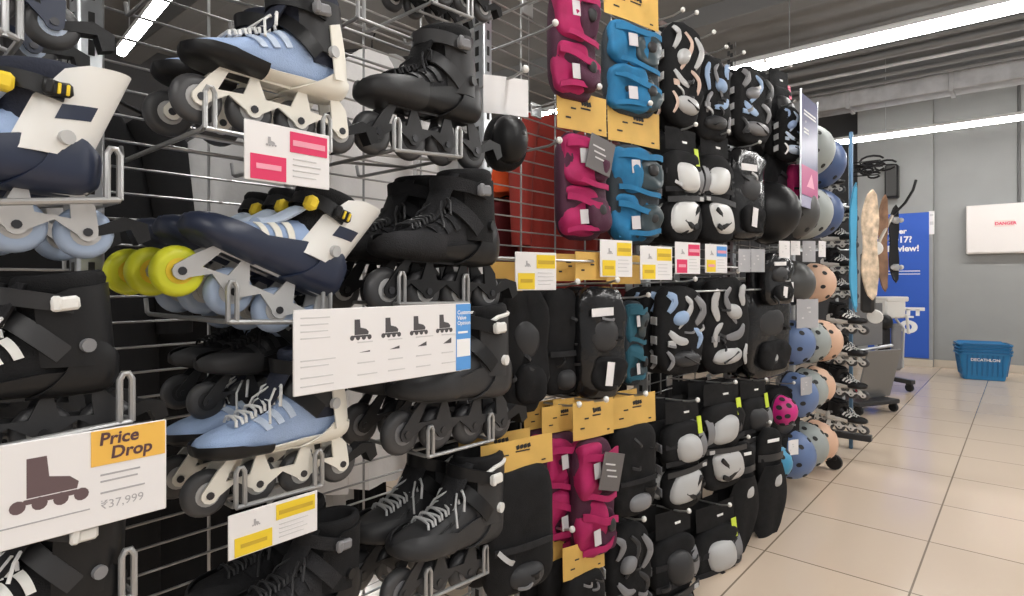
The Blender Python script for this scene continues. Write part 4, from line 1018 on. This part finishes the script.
# ================================================================== HELMETS
def helmet(px, py, hpx, X, m_, label, yaw=0.0, holes=True, tilt=0.0):
    """bowl helmet hung with its crown towards the aisle"""
    c = on_x(px, py, X); dist = (c - CAM).dot(FW); H2 = hpx / 2 * dist / FOC
    t = thing('skate_helmet', c, yaw, label, 'helmet', 'bowl helmets on the rack end')
    a, b, d = H2 * 0.92, H2, H2 * 1.05
    def sp(th, ph, o=0.0):   # th from crown
        return Vector(((d + o) * cos(th) - d * 0.3, (a + o) * sin(th) * cos(ph), (b + o) * sin(th) * sin(ph)))
    mb = MB(); n = 30
    rings = [[sp(R(q), 2 * pi * k / n) for k in range(n)] for q in (3, 12, 24, 36, 48, 60, 72, 84, 94, 100)]
    rings += [[sp(R(q), 2 * pi * k / n, -0.012) for k in range(n)] for q in (100, 84, 60, 36, 12, 3)]
    mb.loft(rings, 0)
    sh = obj('shell', mb, m_, t, sharp=60)
    mb = MB(); mb.tube([sp(R(99), 2 * pi * k / n, 0.001) for k in range(n)], 0.006, 6, closed=True); obj('rim', mb, BLACKP, t)
    if holes:
        mb = MB()
        for th, phs in ((44, (15, 75, 135, 195, 255, 315)), (74, (0, 40, 80, 120, 160, 200, 240, 280, 320))):
            for ph in phs:
                c0 = R(th); p0 = R(ph); rr = 0.0165
                e1 = (sp(c0 + 0.01, p0) - sp(c0 - 0.01, p0)).normalized(); e2 = (sp(c0, p0 + 0.01) - sp(c0, p0 - 0.01)).normalized(); nn = e1.cross(e2).normalized()
                if nn.x < 0 and th < 60: nn = -nn
                q = sp(c0, p0); 
                if nn.dot(q + Vector((d * 0.3, 0, 0))) < 0: nn = -nn
                mb.loft([[q + nn * z + (e1 * cos(2 * pi * k / 10) * rr + e2 * sin(2 * pi * k / 10) * rr * 0.8) for k in range(10)] for z in (-0.004, 0.0022)], 0)
        obj('vent_holes', mb, SLOT, sh)
    mb = MB()
    for s_ in (-1, 1): mb.tube([sp(R(98), s_ * R(20) + pi / 2 * 0, -0.01), Vector((-d * 0.7, s_ * a * 0.4, -b * 0.5)), Vector((-d * 0.9, 0, -b * 0.8))], 0.006, 6)
    obj('chin_strap', mb, BLACKF, t)
    return t
HBLUE = mat('helmet_denim_blue', (0.125, 0.19, 0.36), 0.45); HPALE = mat('helmet_sage_grey', (0.33, 0.36, 0.35), 0.45); HPEACH = mat('helmet_peach', (0.68, 0.44, 0.31), 0.45)
HDARK = mat('helmet_dark_grey', (0.06, 0.06, 0.06), 0.4); HNAVY = mat('helmet_navy', (0.06, 0.10, 0.22), 0.4); HPINK = mat('helmet_pink', (0.62, 0.02, 0.22), 0.35); HCYAN = mat('helmet_cyan', (0.06, 0.30, 0.50), 0.35)
HX = -1.04
for (px, py, hh, m_, lab, ho) in (
    (813, 150, 54, HPALE, 'pale grey helmet high beside the purple blade sign', True), (825, 162, 52, HNAVY, 'navy helmet high behind the pale grey one', True),
    (776, 212, 62, BLACKP, 'large smooth black helmet in the upper row', False), (797, 212, 56, HDARK, 'dark grey helmet beside the smooth black one', True), (811, 212, 54, HPALE, 'pale grey helmet between dark grey and navy ones', True), (823, 213, 50, HNAVY, 'navy helmet with the upper row beside a pale one', True),
    (797, 283, 46, HDARK, 'grey and black helmet beside the upper peach one', False), (820, 283, 40, HPEACH, 'peach helmet at the top of the helmet column', True),
    (797, 343, 46, HBLUE, 'denim blue helmet under the large grey ticket', True), (813, 342, 44, HPALE, 'sage helmet wedged between blue and peach, middle row', True), (826, 341, 42, HPEACH, 'peach helmet second from the top of the column', True),
    (800, 396, 46, HBLUE, 'denim blue helmet above the lowest blue one', True), (811, 390, 42, HPALE, 'sage helmet in the row above the lowest', True), (820, 386, 38, HPEACH, 'peach helmet third from the top of the column', True),
    (786, 411, 30, HPINK, 'bright pink small helmet beside the black pad bag', True), (779, 462, 34, HCYAN, 'bright cyan small helmet at the bottom of the column', True),
    (796, 455, 50, HBLUE, 'lowest denim blue helmet on the rack end', True), (810, 446, 46, HPALE, 'sage helmet in the lowest row of helmets', True), (821, 442, 42, HPEACH, 'lowest peach helmet near the caster', True)):
    hc = on_x(px, py, HX); hook(hc.y, hc.z + 0.02, 'display hook inside the ' + lab, HX - 0.03)
    helmet(px, py, hh, HX + (0.02 if hh < 40 else 0), m_, lab, yaw=R(-12), holes=ho)

# purple blade sign across the rack end
p0 = on_x(800.5, 92, -0.95); p1 = on_x(817, 92, -0.95)
zt = p0.z; zb = on_x(800.5, 206, -0.95).z
t = thing('blade_sign', (-0.95, (p0.y + p1.y) / 2, zb), 0, 'tall dark purple blade sign with a pink mark projecting above the helmets', 'blade sign')
PURP = mat('blade_purple', (0.085, 0.085, 0.20), 0.35); bw = p1.y - p0.y; bh = zt - zb
sheet('panel', bw, bh, 0.008, PURP, t, z=bh / 2)
mb = MB(); lines(mb, -bw * 0.35, bw * 0.4, [bh * 0.86, bh * 0.83], bh * 0.016, x=0.0048); lines(mb, -bw * 0.35, 0, [bh * 0.70, bh * 0.67], bh * 0.016, x=0.0048); obj('lettering', mb, INKW, t)
mb = MB(); mb.box((0.005, 0, bh * 0.24), (0.002, bw * 0.96, bh * 0.26), b=0.0003); o = obj('lower_panel', mb, mat('blade_pink', (0.52, 0.10, 0.26), 0.5), t)
mb = MB(); mb.add([(0.0065, -0.07, bh * 0.19), (0.0065, 0.09, bh * 0.19), (0.0065, 0.03, bh * 0.32)], [[0, 1, 2]], 0, False); obj('triangle_mark', mb, mat('blade_rose', (0.85, 0.4, 0.55), 0.5), o)
mb = MB(); mb.box((0.005, 0, bh * 0.05), (0.002, bw * 0.96, bh * 0.1), b=0.0003); obj('foot_panel', mb, mat('blade_lilac', (0.42, 0.42, 0.58), 0.4), t)
mb = MB(); mb.cyl((0, -bw / 2, 0), (0, -bw / 2, bh + 0.02), 0.006, n=8); mb.cyl((0, bw / 2, 0), (0, bw / 2, bh + 0.02), 0.006, n=8); obj('bracket', mb, STEEL, t)

# ================================================================== FAR END: skates, boards, carts
# second rack beyond the helmets
t = thing('end_rack', (-1.25, 4.9, 0), 0, 'grey steel rack beyond the helmets with skates and boards', 'display rack')
DBLU = mat('blue_post', (0.08, 0.16, 0.26), 0.4, 0.3)
ex = -1.02
pp = on_x(851, 300, ex); pz0 = on_x(851, 132, ex).z
mb = MB().box((ex + 1.25, pp.y - 4.9, pz0 / 2), (0.026, 0.03, pz0), b=0.005); obj('upright', mb, DBLU, t)
mb = MB().box((-0.2, pp.y - 4.9, 1.1), (0.045, 0.045, 2.2), b=0.005); obj('upright', mb, STEEL, t)
for z in (0.5, 0.85, 1.2, 1.55, 1.9):
    mb = MB(); 
    for x in (-0.15, 0.0, 0.15): mb.tube([(x, -0.35, z), (x, pp.y - 4.9, z)], 0.006, 6)
    for k in range(6): mb.tube([(-0.2, -0.35 + k * 0.16, z), (0.2, -0.35 + k * 0.16, z)], 0.004, 6)
    obj('wire_shelf', mb, STEEL, t)
mb = MB(); mb.box((0.02, pp.y - 4.9, 0.10), (0.7, 0.06, 0.05), b=0.006); f = obj('foot', mb, CHARP, t)
wp = on_z(834, 470, 0.0)
mb = MB(); mb.lathe([(0.02, -0.018), (0.05, -0.016), (0.055, 0), (0.05, 0.016), (0.02, 0.018)], (wp.x + 1.25, wp.y - 4.9, 0.056), (0, 1, 0), 18); mb.box((wp.x + 1.25 - 0.03, wp.y - 4.9, 0.085), (0.10, 0.05, 0.03), b=0.005); obj('caster', mb, BLACKP, t)
mb = MB(); mb.box((wp.x + 1.25 - 0.22, wp.y - 4.9, 0.10), (0.42, 0.05, 0.05), b=0.005); obj('foot', mb, mat('foot_pale', (0.5, 0.45, 0.4), 0.4), t)
# skates toe-out on the far rack: light-framed upper group, black shoe-like lower group
def far_skate(style, px, py, L, lab, X=-1.0, yaw=R(90), grp='skates on the far rack'):
    """py: image height of the wheels' bottom, L: pixel height of the skate"""
    c = on_x(px, py, X); dist = (c - CAM).dot(FW); sc = (L / FOC * dist) / 0.34
    o = ST[style] if style not in used else copy_tree(ST[style]); used.add(style)
    prop(o, lab, 'inline skate', grp); o.location = c; o.rotation_euler = (0, 0, yaw - pi / 2); o.scale = (sc * 1.15, sc * 1.15, sc)
places = ['lowest', 'second', 'third', 'fourth']
for k, py in enumerate((432, 398, 366, 334)): far_skate('white_frame', 846, py, 40, ('black and white skate facing the aisle, %s from the floor on the far rack') % places[k], X=-0.98, yaw=R(80))
for k, py in enumerate((425, 392, 362)): far_skate('white_frame', 833, py, 38, 'black and white skate, %s from the floor, behind the peach helmets' % places[k], X=-1.08, yaw=R(80))
for k, py in enumerate((300, 276, 250, 224)): far_skate('white_frame', 838, py, 36, 'white framed skate in the upper part of the far rack, %s up' % places[k], X=-1.04, yaw=R(80))
for k, py in enumerate((215, 195)): far_skate('white_frame', 826, py, 34, 'white framed skate above the navy helmet, %s one' % ('lower', 'upper')[k], X=-1.10, yaw=R(80))
# long boards hung upright
def board(px, T, B, X, m_, label, wpx, trucks=True, lean=0.0, wheelm=WHITEP):
    a, b = on_x(px, T, X), on_x(px, B, X); L = a.z - b.z; dist = (a - CAM).dot(FW); w = wpx * dist / FOC * 1.0
    t = thing('skateboard', (b.x, b.y, b.z), R(-35), label, 'skateboard', 'boards hung on the far rack'); t.rotation_euler[0] = lean
    def P(u, v):
        s_ = 2 * u - 1; hw = w / 2 * (max(0.0, 1 - abs(s_) ** 5) ** 0.5 * 0.9 + 0.1) * (1 - 0.12 * cos(s_ * 7))
        return Vector((0.03 * s_ ** 4 + 0.004 * (2 * v - 1) ** 2, hw * (2 * v - 1), L * u))
    obj('deck', MB().patch(P, 24, 6, -0.011), m_, t, sharp=60)
    if trucks:
        for zz in (0.2, 0.8):
            mb = MB().box((0.03, 0, L * zz), (0.04, 0.05, 0.06), b=0.008); mb.cyl((0.045, -w * 0.42, L * zz), (0.045, w * 0.42, L * zz), 0.008, n=8); k_ = obj('truck', mb, STEEL, t)
            for s_ in (-1, 1):
                mb = MB(); mb.lathe([(0.008, -0.014), (0.02, -0.012), (0.023, 0), (0.02, 0.012), (0.008, 0.014)], (0.045, s_ * w * 0.42, L * zz), (0, 1, 0), 14); obj('wheel', mb, wheelm, k_)
    mb = MB(); mb.tube([(0, 0, L * 0.55), (-0.04, 0.02, L * 0.56), (-0.36, 0.30, L * 0.58)], 0.006, 6); obj('hanging_wire', mb, STEEL, t)
    return t
board(852, 183, 312, -0.92, mat('board_cyan', (0.08, 0.38, 0.62), 0.35), 'narrow bright blue board hung upright beyond the helmets', 8, trucks=False)
board(869, 190, 300, -0.95, mat('board_maple', (0.60, 0.47, 0.34), 0.5, var=0.45, vscale=14), 'patterned maple longboard hung upright on the far rack', 19, trucks=False)
board(882, 195, 292, -0.95, mat('board_walnut', (0.22, 0.12, 0.07), 0.5, var=0.4, vscale=10), 'brown longboard hung upright right of the maple one', 11, trucks=False)
board(893, 205, 283, -0.92, BLACKP, 'black board hung upright in front of the blue poster', 11, trucks=True, wheelm=LGREYP)
# scooter with curved black handle
q = [on_x(x, y, X_) for x, y, X_ in ((916, 180, -0.75), (913, 190, -0.77), (905, 203, -0.82), (892, 216, -0.9), (880, 240, -0.95), (868, 280, -0.98))]
b0 = q[-1].copy(); t = thing('kick_scooter', b0, 0, 'folded kick scooter with a curved black handlebar in front of the poster', 'scooter')
obj('handlebar', MB().tube([p - b0 for p in q[:4]], 0.012, 8), BLACKP, t)
obj('stem', MB().tube([p - b0 for p in q[3:]], 0.014, 8), mat('stem_alu', (0.5, 0.45, 0.38), 0.4, 0.5), t)
mb = MB(); mb.box((0, 0, -0.02), (0.1, 0.10, 0.5), b=0.02); obj('deck', mb, CHARP, t)
for zz in (-0.3, 0.26):
    mb = MB(); mb.lathe([(0.02, -0.012), (0.055, -0.012), (0.06, 0), (0.055, 0.012), (0.02, 0.012)], (0.05, 0, zz), (0, 1, 0.2), 18); obj('wheel', mb, WHITEP, t)
# tangle of wire prongs at the top of the far rack
p = on_x(872, 170, -1.0); t = thing('wire_display_prongs', p, 0, 'black curled wire prongs sticking out at the top of the far rack', 'display prongs')
mb = MB()
rn = random.Random(4)
for k in range(7):
    o_ = Vector((rn.uniform(-0.06, 0.1), rn.uniform(-0.12, 0.12), rn.uniform(-0.08, 0.07))); r_ = rn.uniform(0.03, 0.07); tl = rn.uniform(-0.8, 0.8)
    mb.tube([o_ + Vector((r_ * 1.4 * cos(a), r_ * cos(a) * tl, r_ * sin(a) * 0.7)) for a in [R(20 + 31 * q) for q in range(11)]], 0.009, 6)
    mb.tube([Vector((-0.15, -0.1, o_.z)), o_ + Vector((r_, 0, 0))], 0.006, 6)
obj('prongs', mb, BLACKP, t)
mb = MB(); mb.cyl((-0.15, -0.1, -0.3), (-0.15, -0.1, 0.2), 0.012, n=8); obj('post', mb, STEEL, t)
# mobile display cart with grey panels
cp = on_z(881, 412, 0.0); cx0, cy0 = cp.x, cp.y
t = thing('mobile_display_cart', (cx0 - 0.25, cy0, 0), R(-28), 'low mobile cart with two slanted grey panels on casters', 'display cart')
GPAN = mat('panel_grey_metal', (0.20, 0.20, 0.20), 0.35, 0.4)
def zof(py, X=cx0 - 0.2): return on_y(868, py, cy0).z
cl_ = Vector((cx0 - 0.25, cy0, 0)); rc = Matrix.Rotation(R(28), 3, 'Z')
def cloc(px, py, Y): return rc @ (on_y(px, py, Y) - cl_)
u0, u1 = cloc(857, 303, cy0 - 0.15), cloc(878, 345, cy0 + 0.05)
mb = MB().box(((u0 + u1) / 2), (0.02, 0.40, u0.z - u1.z), b=0.004); obj('upper_panel', mb, mat('panel_dark', (0.16, 0.16, 0.165), 0.4), t)
l0, l1 = cloc(862, 348, cy0 - 0.1), cloc(886, 398, cy0 + 0.05)
mb = MB().box((l0 + l1) / 2 + Vector((0.05, 0, 0)), (0.02, 0.46, l0.z - l1.z), b=0.004, rot=Matrix.Rotation(R(14), 3, 'Y')); obj('lower_panel', mb, GPAN, t)
zc = [u0.z, u1.z, l0.z, l1.z]
mb = MB()
for sy in (-0.24, 0.28): mb.tube([(0.1, sy, 0.12), (0.05, sy, 0.5), (0.02, sy, zc[0] + 0.05)], 0.014, 8)
mb.tube([(0.2, -0.24, zc[2] - 0.02), (0.2, 0.30, zc[2] + 0.02)], 0.016, 8); obj('tube_frame', mb, STEEL, t)
mb = MB().box((0.05, 0, 0.11), (0.5, 0.56, 0.04), b=0.006); f = obj('base', mb, CHARP, t)
for sx, sy in ((0.26, -0.24), (0.26, 0.24), (-0.16, -0.24), (-0.16, 0.24)):
    mb = MB(); mb.lathe([(0.02, -0.018), (0.042, -0.016), (0.046, 0), (0.042, 0.016), (0.02, 0.018)], (sx, sy, 0.047), (0, 1, 0), 16); mb.box((sx, sy, 0.085), (0.04, 0.05, 0.03), b=0.004); obj('caster', mb, BLACKP, f)
rp = on_y(872, 396, cy0 + 0.1)
t2 = thing('red_box', (rp.x - 0.10, cy0 + 0.05, 0.135), R(-28), 'small red box lying on the base of the grey-panelled cart', 'box')
obj('carton', MB().box((0, 0, 0.035), (0.16, 0.18, 0.07), b=0.004), mat('carton_red', (0.40, 0.02, 0.04), 0.5), t2); obj('lid', MB().box((0, 0, 0.075), (0.166, 0.186, 0.02), b=0.003), mat('carton_red', (0.4, 0.02, 0.04)), t2)
# folded grey and black scooter deck standing with white boxes
sp_ = on_z(893, 392, 0.0)
t = thing('folded_scooter_stand', (sp_.x - 0.1, sp_.y + 0.3, 0), R(-35), 'black and grey folded scooter standing on a wheeled foot before the poster', 'scooter')
bt, bb = on_y(893, 322, sp_.y).z, on_y(893, 374, sp_.y).z
mb = MB().box((0, -0.06, (bt + bb) / 2), (0.10, 0.16, bt - bb), b=0.03); obj('deck', mb, BLACKP, t)
mb = MB().box((0.03, 0.10, (bt + bb) / 2 - 0.02), (0.08, 0.14, (bt - bb) * 0.94), b=0.03); obj('side_panel', mb, GREYP, t)
mb = MB().sph((0.03, -0.08, bt - 0.02), (0.09, 0.1, 0.1)); obj('wheel_cover', mb, BLACKP, t)
mb = MB(); mb.tube([(0.05, 0.17, bb + 0.03), (0.06, 0.18, bt - 0.1), (0.04, 0.08, bt + 0.02)], 0.014, 8); obj('grip', mb, LGREYP, t)
mb = MB().box((0.0, 0, bb - 0.02), (0.12, 0.12, 0.10), b=0.02); mb.box((0.10, 0, 0.12), (0.50, 0.07, 0.05), b=0.006); mb.tube([(0, 0, 0.12), (0, 0, bb)], 0.03, 8); f = obj('foot', mb, CHARP, t)
for sx in (-0.08, 0.30):
    mb = MB(); mb.lathe([(0.02, -0.02), (0.045, -0.018), (0.05, 0), (0.045, 0.018), (0.02, 0.02)], (sx, 0, 0.051), (0, 1, 0), 16); mb.box((sx, 0, 0.09), (0.05, 0.06, 0.03), b=0.004); obj('caster', mb, BLACKP, f)
wb0, wb1 = on_y(889, 299, sp_.y + 0.5), on_y(889, 318, sp_.y + 0.5)
t = thing('white_box', (wb0.x, sp_.y + 0.5, wb1.z), R(-30), 'white boxy scooter head above the folded black scooter', 'box')
obj('carton', MB().box((0, 0, (wb0.z - wb1.z) / 2), (0.2, 0.34, wb0.z - wb1.z), b=0.02), WHITEP, t); obj('lid', MB().box((0, 0.02, wb0.z - wb1.z), (0.22, 0.37, 0.06), b=0.012), WHITEP, t)
mb = MB(); mb.tube([(0, 0, 0), (0, -0.02, -0.3)], 0.02, 8); mb.tube([(0, 0.16, 0.08), (0.05, 0.24, 0.02), (0.06, 0.26, -0.2)], 0.018, 8); obj('support_tube', mb, WHITEP, t)

# ================================================================== CLOTHES BEHIND THE RACK
def garment(y, ztop, ln, wd, m_, label, X=-1.75, seed=1, yaw=0.0, sleeves=True, cat='jacket'):
    t = thing('hanging_' + cat.replace(' ', '_'), (X, y, ztop), yaw, label, cat, 'clothes hanging behind the rack')
    mb = MB(); n = 32; rings = []
    for q in (0.0, 0.03, 0.08, 0.16, 0.3, 0.5, 0.7, 0.85, 0.97, 1.0):
        hw = wd / 2 * (0.30 + 0.70 * min(1, (q / 0.16)) ** 0.6) if q < 0.16 else wd / 2 * (1 + 0.06 * (q - 0.16))
        th = 0.05 + 0.03 * q; r = []
        for j in range(n):
            a = 2 * pi * j / n; y_ = hw * cos(a); fo = 0.022 * q * sin(y_ / wd * 26 + seed) + 0.012 * q * sin(y_ / wd * 47 + seed * 2)
            r.append(Vector((th * sin(a) + fo, y_, -ln * q)))
        rings.append(r)
    obj('body', mb.loft(rings), m_, t, sharp=70)
    if sleeves:
        for s_ in (-1, 1):
            mb = MB(); mb.tube([(0, s_ * wd * 0.40, -0.05), (0.01, s_ * wd * 0.52, -0.12), (0.015, s_ * wd * 0.58, -0.3), (0.02, s_ * wd * 0.58, -min(0.62, ln * 0.8))], [0.05, 0.062, 0.055, 0.045], 12); obj('sleeve', mb, m_, t, sharp=70)
    mb = MB(); mb.tube([(0, -0.17, -0.04), (0, 0, 0.02), (0, 0.17, -0.04)], 0.006, 6); mb.tube([(0, 0, 0.02), (0, 0, 0.05), (0.02, 0, 0.075), (0.0, 0, 0.09)], 0.003, 6); obj('hanger', mb, BLACKP, t)
ORGF = mat('orange_red_cloth', (0.80, 0.11, 0.02), 0.8, bump=0.3, bscale=60); REDF = mat('brick_red_cloth', (0.33, 0.03, 0.02), 0.8, bump=0.3, bscale=60); MAR = mat('maroon_cloth', (0.13, 0.01, 0.012), 0.8, bump=0.3, bscale=60)
WHF = mat('white_cloth', (0.80, 0.78, 0.77), 0.85, bump=0.3, bscale=60); GRF = mat('grey_cloth', (0.50, 0.50, 0.50), 0.85, bump=0.3, bscale=60); BKF = mat('black_cloth', (0.010, 0.010, 0.011), 0.9, bump=0.3, bscale=60)
def gz(px, py, X=-1.75): p = on_x(px, py, X); return p.y, p.z
y, z = gz(512, 150, -1.85); garment(y, z, 0.22, 0.42, ORGF, 'bright orange top hanging behind the grid next to the post', X=-1.85, seed=2, cat='orange top', sleeves=False)
garment(y - 0.02, z - 0.24, 0.75, 0.44, MAR, 'maroon jacket hanging under the orange top', X=-1.86, seed=3)
y, z = gz(544, 115, -1.70); garment(y + 0.08, z, 1.05, 0.46, REDF, 'brick red jacket hanging right of the orange top', X=-1.70, seed=4)
y, z = gz(600, 140, -1.78); garment(y + 0.1, z, 1.0, 0.46, MAR, 'maroon jacket hanging behind the magenta pads', X=-1.78, seed=5)
y, z = gz(372, 55, -1.75); garment(y, z, 1.5, 0.40, WHF, 'white shirt hanging behind the topmost black skate', X=-1.75, seed=6, cat='shirt')
y, z = gz(330, 80, -1.8); garment(y, z, 1.5, 0.3, GRF, 'grey shirt hanging behind the white one', X=-1.93, seed=7, cat='shirt')
y, z = gz(428, 60, -1.75); garment(y, z, 1.5, 0.34, GRF, 'grey shirt hanging behind the second bay near the post', X=-1.77, seed=16, cat='shirt')
y, z = gz(232, 135, -1.75); garment(y, z, 0.45, 0.30, GRF, 'short grey shirt hanging behind the red price sign', X=-1.75, seed=8, cat='shirt', sleeves=False)
k = 0
for y, X, zt, lab in ((0.10, -1.72, 1.80, 'black jacket behind the left bay, first from the left'), (0.38, -1.76, 1.78, 'black jacket behind the left bay, second from the left'), (0.62, -1.80, 1.62, 'black jacket behind the yellow wheels'),
                      (0.90, -1.86, 1.45, 'black jacket behind the comparison sign'), (1.15, -1.90, 1.40, 'black jacket behind the matte black skates'), (1.42, -1.92, 1.40, 'black jacket behind the steel post'), (2.0, -1.80, 1.3, 'black jacket behind the black pouches'), (2.5, -1.80, 1.9, 'black jacket behind the capped pad sets'), (3.0, -1.80, 1.9, 'black jacket behind the third row of pads'), (3.5, -1.80, 1.9, 'black jacket behind the far pads'), (4.0, -1.80, 1.9, 'black jacket behind the helmets')):
    k += 1; garment(y, zt, zt - 0.15, 0.40, BKF, lab, X=(-1.99 if k % 2 else -2.17) if y > 0.7 else X - 0.10 * (k % 2), seed=10 + k)
